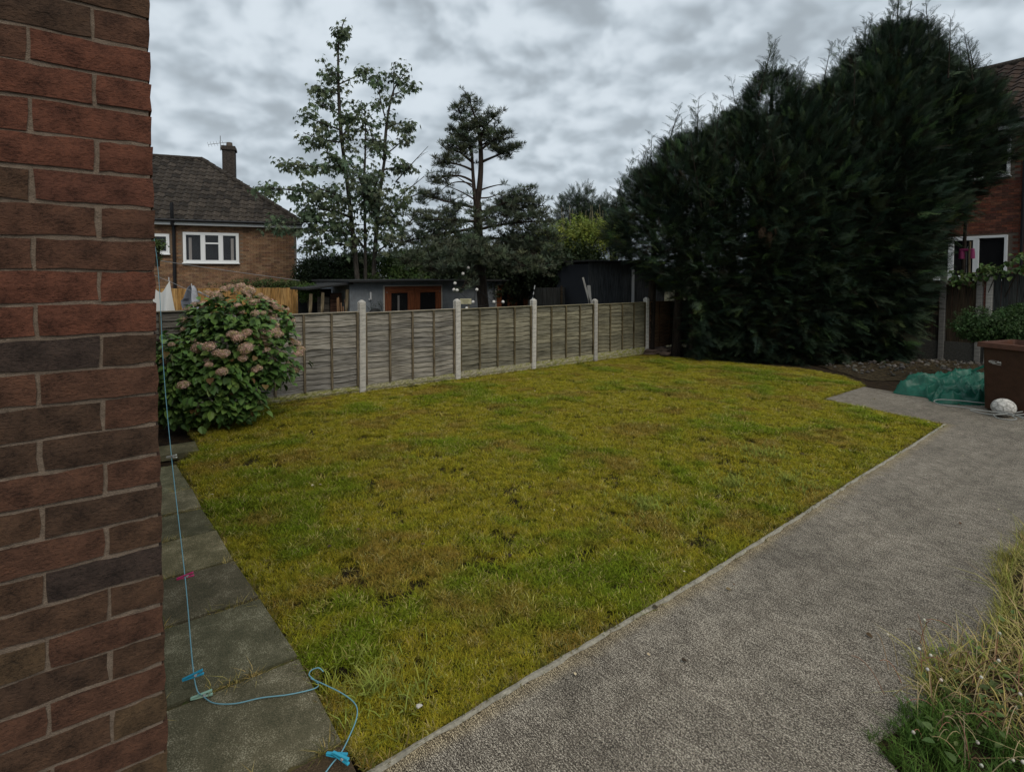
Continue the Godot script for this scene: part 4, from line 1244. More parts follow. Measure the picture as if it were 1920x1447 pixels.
func build_trees() -> void:
	var bark := mat("grey bark", lin(0.11, 0.095, 0.08), 0.95, "bark", "grainh", Vector3(2, 0.7, 1), 0.6)
	var s := thing("sycamore_tree", "tall airy broad-leaved tree with several stems beside the left house", "tree", V(-5.564,0.966,-21))
	begin_tree(Color(0.16, 0.205, 0.12), 0.36)
	# stems
	limb(V(-5.894,0.709,-21), V(-6.239,4.384,-21), V(-6.466,7.06,-20.8), 0.105, 0.06, 0.55, 0.75, 46)
	limb(V(-6.466,7.06,-20.8), V(-6.596,8.845,-20.8), V(-6.552,10.029,-20.8), 0.075, 0.04, 0.0, 0.5, 34)
	limb(V(-6.552,10.029,-20.8), V(-6.631,10.988,-20.8), V(-6.235,11.561,-20.8), 0.04, 0.012, 0.0, 0.26, 30)
	limb(V(-5.471,0.693,-21.3), V(-5.323,4.034,-21.3), V(-4.977,6.364,-21.4), 0.095, 0.055, 0.5, 0.75, 46)
	limb(V(-4.977,6.364,-21.4), V(-4.925,7.977,-21.4), V(-4.606,9.047,-21.4), 0.07, 0.03, 0.0, 0.42, 26)
	limb(V(-4.606,9.047,-21.4), V(-4.411,9.352,-21.4), V(-4.013,9.885,-21.4), 0.03, 0.01, 0.2, 0.22, 10)
	limb(V(-4.608,8.818,-21.4), V(-4.603,9.428,-21.4), V(-4.54,10.021,-21.2), 0.025, 0.01, 0.35, 0.24, 12)
	limb(V(-5.733,0.698,-21.2), V(-5.65,3.248,-21.1), V(-5.692,5.523,-21), 0.075, 0.04, 0.4, 0.8, 40)
	limb(V(-5.692,5.523,-21), V(-5.528,6.658,-21), V(-5.626,8.313,-21), 0.05, 0.015, 0.1, 0.5, 34)
	# boughs, from the top down
	limb(V(-6.561,9.216,-20.8), V(-6.808,9.365,-20.6), V(-6.955,9.693,-20.5), 0.03, 0.01, 0.35, 0.3, 16)
	limb(V(-6.568,8.697,-20.8), V(-6.89,8.778,-20.6), V(-7.265,8.675,-20.4), 0.03, 0.01, 0.3, 0.32, 20)
	limb(V(-6.541,9.068,-20.8), V(-6.107,9.436,-21), V(-5.475,9.772,-21.2), 0.03, 0.01, 0.3, 0.28, 18)
	limb(V(-6.516,7.954,-20.8), V(-6.831,8.056,-20.4), V(-7.069,8.139,-20.2), 0.03, 0.01, 0.3, 0.34, 18)
	limb(V(-6.485,7.358,-20.8), V(-6.99,7.489,-20.2), V(-7.743,7.661,-19.8), 0.045, 0.012, 0.3, 0.36, 28)
	limb(V(-6.438,6.911,-20.8), V(-6.999,6.765,-20.2), V(-7.575,7.049,-19.9), 0.04, 0.012, 0.3, 0.4, 28)
	limb(V(-6.374,7.209,-20.8), V(-5.859,7.748,-20.6), V(-5.683,8.474,-20.8), 0.04, 0.012, 0.25, 0.45, 28)
	limb(V(-4.925,7.977,-21.4), V(-5.102,8.677,-21.2), V(-5.156,9.508,-21.2), 0.03, 0.01, 0.3, 0.36, 22)
	limb(V(-4.608,8.894,-21.4), V(-4.297,9.047,-21.4), V(-3.888,9.349,-21.5), 0.025, 0.01, 0.35, 0.26, 12)
	limb(V(-4.89,7.517,-21.4), V(-4.537,7.977,-21.4), V(-3.899,7.736,-21.5), 0.03, 0.01, 0.3, 0.3, 18)
	limb(V(-4.936,6.595,-21.4), V(-4.312,7.056,-21.4), V(-4.096,7.466,-21.5), 0.03, 0.01, 0.25, 0.32, 18)
	limb(V(-4.978,6.287,-21.4), V(-5.347,7.008,-21.2), V(-5.571,7.768,-21.2), 0.035, 0.012, 0.3, 0.42, 24)
	limb(V(-5.019,5.979,-21.4), V(-4.474,6.133,-21.4), V(-3.987,6.23,-21.5), 0.035, 0.012, 0.25, 0.42, 26)
	limb(V(-6.304,6.033,-20.9), V(-7.085,5.748,-20.2), V(-8.223,5.901,-19.6), 0.055, 0.012, 0.3, 0.36, 38)
	limb(V(-6.272,5.581,-20.9), V(-6.411,6.08,-20.4), V(-6.859,6.452,-20.1), 0.05, 0.012, 0.25, 0.5, 32)
	limb(V(-6.206,4.675,-20.9), V(-7.098,4.956,-19.8), V(-8.917,4.934,-19), 0.065, 0.014, 0.35, 0.34, 52)
	limb(V(-6.169,4.524,-20.9), V(-6.522,4.956,-19.8), V(-6.954,4.964,-19.4), 0.06, 0.014, 0.3, 0.62, 48)
	limb(V(-6.136,4.069,-20.9), V(-6.813,4.409,-20), V(-7.5,4.216,-19.6), 0.06, 0.014, 0.3, 0.55, 44)
	limb(V(-6.092,3.775,-21), V(-6.965,3.974,-20), V(-8.562,3.665,-19.4), 0.06, 0.014, 0.35, 0.48, 56)
	limb(V(-6.058,3.394,-21), V(-6.671,3.629,-20.2), V(-7.48,3.378,-19.8), 0.05, 0.012, 0.3, 0.45, 36)
	limb(V(-6.024,2.935,-21), V(-6.742,3.202,-20.4), V(-7.744,2.957,-20), 0.05, 0.012, 0.35, 0.42, 36)
	limb(V(-5.7,4.024,-21.2), V(-5.385,5.05,-20.4), V(-5.765,5.748,-20.2), 0.05, 0.012, 0.3, 0.6, 44)
	limb(V(-5.404,3.648,-21.3), V(-4.786,4.308,-21), V(-4.171,5.061,-21.2), 0.05, 0.012, 0.25, 0.55, 44)
	limb(V(-5.4,4.112,-21.3), V(-5.14,4.858,-20.6), V(-5.048,5.345,-20.4), 0.05, 0.012, 0.25, 0.62, 40)
	limb(V(-5.393,3.183,-21.3), V(-4.867,3.775,-21), V(-4.404,4.384,-21), 0.045, 0.012, 0.25, 0.55, 36)
	limb(V(-5.397,2.718,-21.3), V(-4.875,2.935,-21), V(-4.373,3.394,-21), 0.045, 0.012, 0.3, 0.5, 30)
	limb(V(-5.711,2.868,-21.2), V(-5.961,3.455,-20.8), V(-6.425,3.888,-20.6), 0.045, 0.012, 0.3, 0.55, 34)
	var lm := leafmat("sycamore leaf", grey(1), 0.9, 0.75)
	end_tree(s, palm_cluster(), lm, bark)
	# bare twigs at the right of it
	for q in [[V(-4.535,5.499,-21.3), V(-3.912,6.19,-21.3), V(-3.25,6.879,-21.3)], [V(-4.307,5.037,-21.3), V(-3.84,5.345,-21.3), V(-3.412,5.729,-21.3)], [V(-4.619,4.729,-21.3), V(-3.765,4.96,-21.3), V(-2.989,5.268,-21.3)]]:
		var bare := MB.new()
		bare.tube(bez(q[0], q[1], q[2]), 0.03, 0.008, 5)
		for i in 4:
			var p: Vector3 = bez(q[0], q[1], q[2])[3 + i]
			bare.tube([p, p + V(rr(0.1, 0.4), rr(0.05, 0.4), rr(-0.1, 0.1))], 0.01, 0.004, 4)
		put("bare_twig", bare, bark, s, shift(s))

	var p := thing("pine_tree", "dark scraggy pine with a bare upper trunk growing by the garden room", "tree", V(-0.843,0.582,-15.6))
	begin_tree(Color(0.088, 0.108, 0.066), 0.20)
	tdense = 0.56
	var rb := mat("pine bark", lin(0.085, 0.062, 0.048), 0.95, "bark", "grainh", Vector3(2, 0.8, 1), 0.7)
	limb(V(-0.806,0.776,-15.6), V(-0.973,2.602,-15.6), V(-0.987,3.961,-15.6), 0.17, 0.12, 1.0, 0.1, 0)
	limb(V(-0.987,3.961,-15.6), V(-0.827,4.863,-15.6), V(-0.91,5.76,-15.6), 0.09, 0.06, 1.0, 0.1, 0, 0.1)
	limb(V(-1.011,3.735,-15.6), V(-1.1,4.3,-15.6), V(-1.137,5.312,-15.6), 0.07, 0.04, 1.0, 0.1, 0, 0.1)
	limb(V(-0.91,5.76,-15.6), V(-0.993,6.207,-15.6), V(-1.217,6.849,-15.6), 0.05, 0.012, 0.05, 0.42, 120)
	limb(V(-1.137,5.312,-15.6), V(-1.277,5.872,-15.6), V(-1.5,6.542,-15.6), 0.04, 0.012, 0.15, 0.36, 90)
	limb(V(-0.91,5.76,-15.6), V(-0.768,6.096,-15.6), V(-0.457,6.375,-15.6), 0.04, 0.012, 0.1, 0.34, 80)
	limb(V(-0.871,5.087,-15.6), V(-0.492,5.356,-15.8), V(0.225,5.607,-15.9), 0.045, 0.012, 0.45, 0.24, 60)
	limb(V(-0.893,5.424,-15.6), V(-0.591,5.599,-15.4), V(-0.198,5.742,-15.2), 0.04, 0.012, 0.3, 0.32, 70)
	limb(V(-0.893,5.536,-15.6), V(-0.553,5.835,-15.9), V(-0.267,5.4,-16), 0.03, 0.012, 0.3, 0.28, 40)
	limb(V(-1.138,5.087,-15.6), V(-1.485,5.378,-15.4), V(-1.878,5.551,-15.2), 0.04, 0.012, 0.25, 0.36, 76)
	limb(V(-1.138,4.863,-15.6), V(-1.577,5.004,-15.2), V(-1.938,4.909,-15), 0.04, 0.012, 0.45, 0.30, 50)
	limb(V(-1.111,4.525,-15.6), V(-1.578,4.84,-15.2), V(-2.158,4.422,-15), 0.04, 0.012, 0.6, 0.28, 50)
	limb(V(-1.137,5.312,-15.6), V(-1.408,5.81,-15.8), V(-1.646,6.12,-15.9), 0.03, 0.012, 0.2, 0.4, 70)
	# bare thin boughs
	for q in [[V(-1.054,4.412,-15.6), V(-1.6,4.657,-15.4), V(-1.967,4.21,-15.2)], [V(-1.026,4.3,-15.6), V(-1.32,4.491,-15.4), V(-1.672,4.694,-15.3)], [V(-0.884,4.3,-15.6), V(-0.487,4.412,-15.6), V(-0.175,4.469,-15.6)], [V(-0.942,4.074,-15.6), V(-0.544,4.074,-15.6), V(-0.232,4.3,-15.6)], [V(-1.055,4.018,-15.6), V(-1.508,4.3,-15.6), V(-1.905,4.412,-15.6)]]:
		limb(q[0], q[1], q[2], 0.028, 0.007, 0.7, 0.12, 3)
	# wide lower boughs
	for q in [
		[V(-0.999,3.792,-15.6), V(-1.692,3.907,-15.2), V(-2.379,4.043,-15), 70], [V(-1,3.396,-15.6), V(-1.836,3.446,-15), V(-2.638,3.35,-14.6), 100],
		[V(-0.989,3.226,-15.6), V(-1.783,3.065,-15), V(-2.908,2.767,-14.6), 110], [V(-0.99,2.999,-15.6), V(-1.652,2.672,-14.8), V(-2.767,2.178,-14.4), 120],
		[V(-0.973,2.716,-15.6), V(-1.545,2.402,-14.8), V(-2.137,2.02,-14.4), 100], [V(-0.972,3.396,-15.6), V(-0.369,3.934,-15.4), V(0.465,4.072,-15.2), 90],
		[V(-0.971,3.679,-15.6), V(-0.204,3.735,-15.6), V(0.818,3.848,-15.6), 100], [V(-0.972,3.169,-15.6), V(0.023,3.357,-15.2), V(1.006,3.337,-15), 110],
		[V(-0.944,2.886,-15.6), V(0.077,2.956,-15), V(1.156,2.833,-14.8), 120], [V(-0.945,2.602,-15.6), V(0.076,2.564,-14.8), V(1.248,2.342,-14.6), 130],
		[V(-0.917,2.375,-15.6), V(-0.032,2.182,-14.6), V(0.864,2.02,-14.4), 110], [V(-0.945,2.716,-15.6), V(-0.977,2.807,-14.4), V(-1.037,2.567,-13.8), 90],
		[V(-0.945,2.488,-15.6), V(-0.557,2.388,-14.4), V(-0.284,2.268,-13.9), 100], [V(-0.974,2.432,-15.6), V(-1.294,2.283,-14.4), V(-1.565,2.169,-14), 100],
		[V(-0.972,3.169,-15.6), V(-1.042,3.298,-14.6), V(-0.661,3.382,-14.4), 36], [V(-0.946,2.261,-15.6), V(-1.19,1.862,-14.4), V(-1.26,1.555,-14), 40]]:
		limb(q[0], q[1], q[2], 0.05, 0.012, 0.3, 0.42, int(q[3] * 1.5), 0.5)
	end_tree(p, needle_tuft(), leafmat("needles", grey(1), 0.15, 0.7), rb)

func bush(called: String, label: String, cat: String, at: Vector3, rad: Vector3, mesh: ArrayMesh, n: int, c: Color, size: float, lumps := 7, up := 0.35) -> Node3D:
	var o := thing(called, label, cat, V(at.x, at.y - rad.y, at.z))
	var xs := []; var cs := []
	var w := MB.new()
	var cen := []
	for i in lumps: cen.push_back([rdir() * rad * rr(0.3, 0.62), rr(0.42, 0.68)])
	for i in n:
		var l: Array = cen[i % lumps]
		var d := rdir()
		var p: Vector3 = l[0] + d * rad * l[1] * pow(R.randf(), 0.35)
		if p.y < -rad.y: p.y = -rad.y + rr(0.0, 0.2)
		xs.push_back(aim(at + p, d + UP * up + rdir() * 0.7, UP + d + rdir() * 0.6, size * rr(0.7, 1.3)))
		cs.push_back(tint(c, 0.35, 0.15))
	for l in cen:
		w.tube(bez(V(at.x + l[0].x * 0.2, at.y - rad.y - 0.1, at.z + l[0].z * 0.2), at + V(l[0].x * 0.4, -rad.y * 0.3, l[0].z * 0.4), at + l[0] * 1.1, 5), 0.04, 0.01, 5)
	many("foliage", mesh, leafmat("leaf", grey(1)), xs, cs, o, shift(o))
	put("stems", w, mat("twig", lin(0.06, 0.045, 0.03), 0.9, "bark"), o, shift(o))
	return o

func build_bushes() -> void:
	var sp := leaf_spray()
	var fr := frond_mesh(0.2)
	bush("dark_shrub", "dark leafy shrub low behind the garden room, right of the left house", "shrub", V(-8.157,1.785,-22.5), V(1.3, 1.4, 1.0), sp, 1300, Color(0.03, 0.046, 0.02), 0.24)
	bush("dark_shrub", "dark bushy growth under the sycamore stems", "shrub", V(-6.834,1.829,-22.5), V(1.5, 1.3, 1.0), sp, 1500, Color(0.034, 0.052, 0.02), 0.24)
	bush("green_shrub", "mid green shrub between the sycamore and the pine above the roof", "shrub", V(-4.849,2.002,-22), V(1.5, 1.2, 1.0), sp, 1400, Color(0.055, 0.088, 0.024), 0.22)
	bush("green_shrub", "pale green tree top behind the pine's lower boughs", "shrub", V(-3.406,2.484,-24), V(1.9, 2.0, 1.4), sp, 1500, Color(0.07, 0.10, 0.03), 0.26)
	bush("dark_shrub", "dark evergreen mass behind the pine trunk", "shrub", V(-0.573,2.177,-19.5), V(2.4, 1.5, 0.9), sp, 1900, Color(0.026, 0.036, 0.017), 0.24)
	bush("dark_shrub", "dark evergreen mass right of the pine above the dark fence", "shrub", V(1.268,2.341,-18.5), V(1.5, 1.25, 0.9), sp, 1500, Color(0.028, 0.04, 0.018), 0.22)
	bush("bright_shrub", "bright yellow-green shrub standing out above the dark shed", "shrub", V(2.138,2.998,-17.5), V(1.5, 0.95, 1.0), sp, 1500, Color(0.19, 0.235, 0.04), 0.14, 22)
	bush("ivy_shrub", "dark ivy-like shrub directly below the bright yellow-green one", "shrub", V(2.131,2.136,-17), V(1.15, 0.85, 0.7), sp, 1500, Color(0.03, 0.048, 0.018), 0.17)
	bush("conifer", "grey-green conifer top behind the bright shrub", "tree", V(2.919,4.14,-23), V(1.3, 1.5, 1.0), fr, 2200, Color(0.05, 0.07, 0.04), 0.3, 9, 0.6)
	bush("conifer", "dark conifer beside the hedge's left edge", "tree", V(3.711,3.55,-20), V(0.8, 1.6, 0.8), fr, 1600, Color(0.03, 0.046, 0.027), 0.3, 8, 0.6)
	bush("garden_shrub", "fine-leaved green shrub behind the brown bin", "shrub", V(8.681,1.026,-9.6), V(1.1, 0.48, 0.55), sp, 3600, Color(0.034, 0.066, 0.018), 0.085, 9)
	bush("creeper", "green creeper hanging over the lean-to at the orange fence's right end", "climber", V(-5.963,1.415,-16), V(0.42, 0.42, 0.25), sp, 420, Color(0.06, 0.11, 0.022), 0.10, 5, -0.4)
	bush("creeper", "low green growth along the top of the orange fence", "climber", V(-8.294,1.518,-18), V(1.7, 0.22, 0.2), sp, 300, Color(0.06, 0.09, 0.025), 0.12, 7)
	bush("window_bush", "sprig of green leaves below the left house's small window", "shrub", V(-8.468,2.477,-13), V(0.25, 0.3, 0.2), sp, 120, Color(0.06, 0.09, 0.025), 0.1, 4)
	# reeds standing above the bright shrub
	var g := thing("dry_stalks", "dry straw-coloured stalks rising above the bright shrub", "stalks", V(2.374,3.206,-18))
	var m := MB.new()
	for i in 22:
		var a := V(rr(-0.7, 0.7), -0.5, rr(-0.2, 0.2))
		m.tube([a, a + V(rr(-0.1, 0.1), rr(0.9, 1.5), 0)], 0.012, 0.006, 4)
	put("stalks", m, mat("straw", lin(0.27, 0.24, 0.15), 0.9), g)

# ------------------------------------------------------------------ hydrangea
func build_hydrangea() -> void:
	var at := V(-3.898,-0.047,-7.271)
	var o := thing("hydrangea", "large hydrangea with faded pinkish flower heads in front of the left fence", "shrub", at)
	var lf := oval_leaf()
	var xs := []; var cs := []
	var w := MB.new()
	# mounds that make up the bush (centre, radius)
	var lumps := [[V(-3.814,0.476,-6.9), V(0.68, 0.5, 0.55)], [V(-4.093,0.707,-6.75), V(0.42, 0.45, 0.42)], [V(-3.633,0.998,-7.1), V(0.62, 0.55, 0.5)], [V(-3.227,0.808,-7.2), V(0.4, 0.42, 0.4)], [V(-3.682,1.33,-7.35), V(0.48, 0.33, 0.42)], [V(-3.243,1.246,-7.5), V(0.22, 0.2, 0.25)], [V(-4.089,1.262,-7.3), V(0.3, 0.26, 0.3)], [V(-3.442,0.304,-6.9), V(0.3, 0.3, 0.3)], [V(-4.169,0.383,-6.7), V(0.36, 0.36, 0.36)]]
	for l in lumps:
		var c: Vector3 = l[0]; var rad: Vector3 = l[1]
		for i in int(760 * rad.x * rad.y / 0.25):
			var d := rdir()
			if d.z < -0.35: d.z = -d.z
			var p := c + d * rad * pow(rr(0.2, 1.0), 0.3) * (rr(1.0, 1.28) if R.randf() < 0.12 else 1.0)
			var up := UP * 1.1 + d * 0.6 + rdir() * 0.5
			xs.push_back(aim(p, d * V(1, 0.3, 1) + V(0, -0.22, 0) + rdir() * 0.6, up, rr(0.07, 0.125)))
			var g := Color(0.08, 0.15, 0.036)
			var z := R.randf()
			if z < 0.25: g = Color(0.12, 0.20, 0.045)
			elif z < 0.4: g = Color(0.05, 0.095, 0.028)
			elif z < 0.425: g = Color(0.13, 0.08, 0.03)
			cs.push_back(tint(g, 0.3, 0.12))
		w.tube(bez(at + V(rr(-0.15, 0.15), -0.1, rr(-0.1, 0.1)), at.lerp(c, 0.5) + V(0, 0.2, 0), c, 6), 0.02, 0.008, 6)
	var lm := leafmat("glossy leaf", grey(1), 0.3, 0.42)
	many("leaves", lf, lm, xs, cs, o, shift(o))
	put("stems", w, mat("twig", lin(0.06, 0.045, 0.03), 0.9, "bark"), o, shift(o))
	# flower heads: domes of small four-petalled florets
	var heads := []
	for k in 4:
		var m := MB.new()
		for i in 88:
			var a := i * 2.39996
			var f := 1.0 - 1.35 * (i + 0.5) / 88.0
			var rd := sqrt(maxf(0.0, 1.0 - f * f))
			var d := V(cos(a) * rd, f * 0.85, sin(a) * rd)
			var p := d * rr(0.74, 1.05)
			m.col = tint(Color(0.62, 0.42, 0.33), 0.45, 0.1) if R.randf() < 0.75 else tint(Color(0.40, 0.32, 0.16), 0.4)
			var sx := d.cross(V(0.3, 0.5, 0.8)).normalized().rotated(d.normalized(), rr(0, 3)) * 0.2
			var sz := sx.cross(d.normalized())
			for q in [sx, -sx, sz, -sz]:
				m.tri(p, p + q + sz.cross(sx) * 0.0 + q.cross(d) * 0.4, p + q - q.cross(d) * 0.4 + d * 0.06, d)
			m.tri(V(0, -0.2, 0), p, p + sx * 0.15, d)
		heads.push_back(m.commit())
	var spots := [
		[V(-3.792,0.987,-6.55), 0.105], [V(-3.635,1.007,-6.5), 0.10], [V(-3.534,0.93,-6.5), 0.08], [V(-3.356,1.106,-6.65), 0.11], [V(-3.428,1.138,-6.65), 0.09], [V(-3.243,0.974,-6.6), 0.115], [V(-3.463,0.923,-6.5), 0.09],
		[V(-3.19,1.104,-6.9), 0.125], [V(-3.117,1.14,-6.95), 0.10], [V(-3.314,1.188,-6.95), 0.09], [V(-3.124,1.009,-6.9), 0.10], [V(-3.123,0.927,-6.85), 0.08], [V(-3.03,1.1,-7), 0.09], [V(-3.585,1.654,-7.4), 0.12], [V(-3.591,1.576,-7.35), 0.09],
		[V(-3.911,1.669,-7.4), 0.085], [V(-3.831,1.705,-7.4), 0.07], [V(-3.718,1.718,-7.45), 0.08], [V(-3.886,1.554,-7.2), 0.07], [V(-3.463,1.504,-7.35), 0.08], [V(-3.184,1.309,-7.45), 0.07], [V(-3.493,1.39,-7), 0.06], [V(-3.114,1.166,-7.4), 0.08], [V(-3.191,1.27,-7.2), 0.07], [V(-3.974,1.607,-7.3), 0.09], [V(-4.096,1.621,-7.3), 0.08], [V(-3.799,1.66,-7.45), 0.08], [V(-3.43,1.526,-7.5), 0.10], [V(-3.328,1.467,-7.5), 0.11], [V(-3.255,1.416,-7.5), 0.08], [V(-3.172,1.387,-7.6), 0.07], [V(-3.094,1.219,-7.55), 0.095],
		[V(-3.012,0.913,-7.5), 0.10], [V(-2.939,0.839,-7.5), 0.09], [V(-2.95,0.779,-7.45), 0.09], [V(-3.114,0.779,-7.3), 0.10], [V(-2.986,0.671,-7.3), 0.09], [V(-2.937,0.584,-7.3), 0.09], [V(-3.179,0.803,-7), 0.095], [V(-3.433,0.722,-6.4), 0.085], [V(-3.837,0.584,-6.3), 0.085], [V(-3.617,0.796,-6.45), 0.06], [V(-3.284,0.85,-6.6), 0.07], [V(-3.941,1.13,-6.85), 0.075]]
	for i in 34:
		var l: Array = lumps[[0, 1, 2, 2, 3, 4, 4, 5, 6, 6, 3][i % 11]]
		var d := V(rr(-1, 1), rr(0.1, 1.0), rr(0.1, 1.0)).normalized()
		spots.push_back([l[0] + d * l[1] * rr(0.98, 1.1), rr(0.045, 0.08)])
	var fm := leafmat("petals", grey(1), 0.3, 0.9)
	for s in spots:
		place("flower_head", heads[R.randi() % 4], fm, o, shift(o) * Transform3D(Basis(UP, rr(0, TAU)).rotated(V(1, 0, 0), rr(0.1, 0.7)).scaled(Vector3(1, 0.85, 1) * s[1] * 0.82), s[0]))

# ------------------------------------------------------------------ clothes line with its pegs
func peg(label: String, at: Vector3, along: Vector3, c: Color) -> void:
	var o := thing("clothes_peg", label, "clothes peg", at, Vector3.RIGHT, "clothes pegs on the blue line")
	var x := along.normalized()
	var z := x.cross(UP).normalized()
	o.transform = Transform3D(Basis(x, z.cross(x), z), at)
	var pm := mat("peg %s" % str(c), lin(c.r, c.g, c.b), 0.35)
	for s in [-1, 1]:
		var m := MB.new()
		m.box(Transform3D(Basis(V(0, 0, 1), s * 0.09), V(-0.004, s * 0.0062, 0)), V(0.086, 0.0055, 0.012), 0.0015)
		m.box(Transform3D(Basis(V(0, 0, 1), s * 0.09), V(0.03, s * 0.0075, 0)), V(0.018, 0.008, 0.0125), 0.002)
		put("prong", m, pm, o)
	var sp := MB.new()
	sp.tube([V(0.008, 0, -0.008), V(0.008, 0, 0.008)], 0.0055, 0.0055, 10)
	put("spring", sp, mat("bright metal", lin(0.45, 0.45, 0.45), 0.35), o)

func build_line() -> void:
	var o := thing("clothes_line", "thin blue plastic clothes line hanging down to the paving slabs", "clothes line", V(-1.375,-0.003,-2.342))
	var hang := [V(-4.004,3.102,-5.9), V(-3.459,2.05,-5.3), V(-2.837,1.108,-4.4), V(-2.377,0.595,-3.75), V(-1.811,0.199,-2.95), V(-1.419,0.081,-2.36), V(-1.362,0.016,-2.324)]
	var lie := [V(-1.362,0.016,-2.324), V(-1.289,0.016,-2.283), V(-1.196,0.016,-2.28), V(-1.096,0.016,-2.312), V(-0.987,0.016,-2.33), V(-0.892,0.016,-2.361), V(-0.873,0.016,-2.387), V(-0.904,0.02,-2.414), V(-0.936,0.022,-2.441), V(-0.931,0.03,-2.461), V(-0.901,0.035,-2.468), V(-0.878,0.02,-2.464)]
	var lie2 := [V(-0.914,0.03,-2.407), V(-0.833,0.035,-2.362), V(-0.732,0.035,-2.306), V(-0.664,0.035,-2.247), V(-0.642,0.035,-2.178), V(-0.647,0.03,-2.098), V(-0.656,0.03,-2.025), V(-0.676,0.03,-1.975), V(-0.703,0.016,-1.925), V(-0.732,0.016,-1.848)]
	var cord := mat("blue cord", lin(0.16, 0.36, 0.44), 0.45)
	var m := MB.new()
	m.tube(curve(hang), 0.0026, 0.0026, 6)
	m.tube(curve(lie), 0.0026, 0.0026, 6)
	m.tube(curve(lie2), 0.0026, 0.0026, 6)
	put("cord", m, cord, o, shift(o))
	var hook := MB.new()
	hook.tube([V(-4.004,3.102,-5.9), V(-4.004,3.102,-5.9) + V(-0.2, 0.02, 0), V(-4.004,3.102,-5.9) + V(-0.45, 0.0, 0.1)], 0.008, 0.008, 6)
	put("hook", hook, mat("dull metal", grey(1)), o, shift(o))
	peg("white clothes peg high on the blue line, farthest of the pegs", V(-2.373,0.599,-3.75), V(0.9, 0.15, 0.2), Color(0.6, 0.62, 0.56))
	peg("pink clothes peg on the blue line above the slabs", V(-1.805,0.199,-2.95), V(0.9, 0.2, -0.25), Color(0.5, 0.04, 0.16))
	peg("bright blue clothes peg on the line just above the slab", V(-1.413,0.088,-2.35), V(0.95, 0.25, -0.3), Color(0.03, 0.32, 0.5))
	peg("pale green clothes peg where the line meets the slab", V(-1.36,0.02,-2.322), V(0.95, 0.1, -0.35), Color(0.3, 0.5, 0.4))
	peg("blue clothes peg at the near slab's corner, lying flat", V(-0.664,0.035,-2.006), V(0.95, 0.0, 0.15), Color(0.03, 0.33, 0.5))
	peg("blue clothes peg lying across another at the near slab's corner", V(-0.642,0.05,-1.98), V(0.9, 0.05, 0.55), Color(0.04, 0.38, 0.55))
	# washing on the neighbour's line
	var wl := thing("washing_line", "neighbour's thin washing line behind the left fence", "washing line", V(-6.292,1.528,-10.8))
	var c := MB.new()
	c.tube(curve([V(-7.925,2.045,-11.4), V(-6.922,1.737,-11), V(-6.439,1.581,-10.8), V(-6.171,1.541,-10.7)]), 0.004, 0.004, 5)
	put("cord", c, mat("grey cord", lin(0.25, 0.25, 0.25), 0.7), wl, shift(wl))
	var pole := MB.new()
	pole.tube([V(-5.799,-0.038,-10.5), V(-5.79,1.413,-10.5), V(-6.171,1.541,-10.7)], 0.03, 0.02, 8)
	put("pole", pole, mat("dull metal", grey(1)), wl, shift(wl))
	for k in 2:
		var s := thing("washing", ["white cloth pegged on the line behind the left fence", "grey striped top pegged on the line beside the white cloth"][k], "laundry", V(-6.922,1.737,-11) if k == 0 else V(-6.437,1.611,-10.85))
		var m2 := MB.new()
		var nx := 16; var ny := 12
		var f := func(i: int, j: int) -> Vector3:
			var x := float(i) / nx; var y := float(j) / ny
			if k == 0:
				var wide := lerpf(0.40, 0.48, y)
				var sag := 0.24 * (1.0 - pow(absf(x * 2.0 - 1.0), 1.6)) * (1.0 - y)
				return V(-0.40 + x * wide, 0.02 - y * 0.85 - sag, 0.05 * sin(x * 9.0 + y * 2.0) * (0.4 + y))
			var half := lerpf(0.035, 0.20, pow(y, 0.5)) if y < 0.45 else lerpf(0.2, 0.14, (y - 0.45) * 1.8)
			return V(0.04 + (x - 0.5) * 2.0 * half, 0.03 - y * 0.62 + 0.06 * absf(x - 0.5), 0.05 * sin(x * 12.0 + y * 3.0) * (0.5 + y))
		for i in nx:
			for j in ny:
				if k == 1: m2.col = Color(0.45, 0.46, 0.5) if i > 8 else Color(0.16, 0.17, 0.2)
				else: m2.col = Color(0.62, 0.62, 0.6)
				for z in [0.0, -0.006]:
					m2.quad(f.call(i, j) + V(0, 0, z), f.call(i + 1, j) + V(0, 0, z), f.call(i + 1, j + 1) + V(0, 0, z), f.call(i, j + 1) + V(0, 0, z), V(0, 0, 1 if z == 0.0 else -1))
		put("cloth", m2, leafmat("cloth", grey(1), 0.3, 0.9), s)
		for q in ([V(-0.37, 0.03, 0), V(-0.02, 0.03, 0)] if k == 0 else [V(0.04, 0.03, 0)]):
			var pg := MB.new()
			pg.bx(q + V(0, 0.02, 0), V(0.014, 0.08, 0.014), 0.002)
			put("peg", pg, mat("white plastic", lin(0.5, 0.5, 0.5), 0.4), s)

# ------------------------------------------------------------------ bin, tarpaulin, ball, hose
func stone_mesh(sd: int) -> ArrayMesh:
	var m := MB.new()
	m.ball(Vector3.ZERO, V(1, 0.6, 0.8), 6, 9, 0.45, noise(0.02, 2, sd))
	return m.commit()

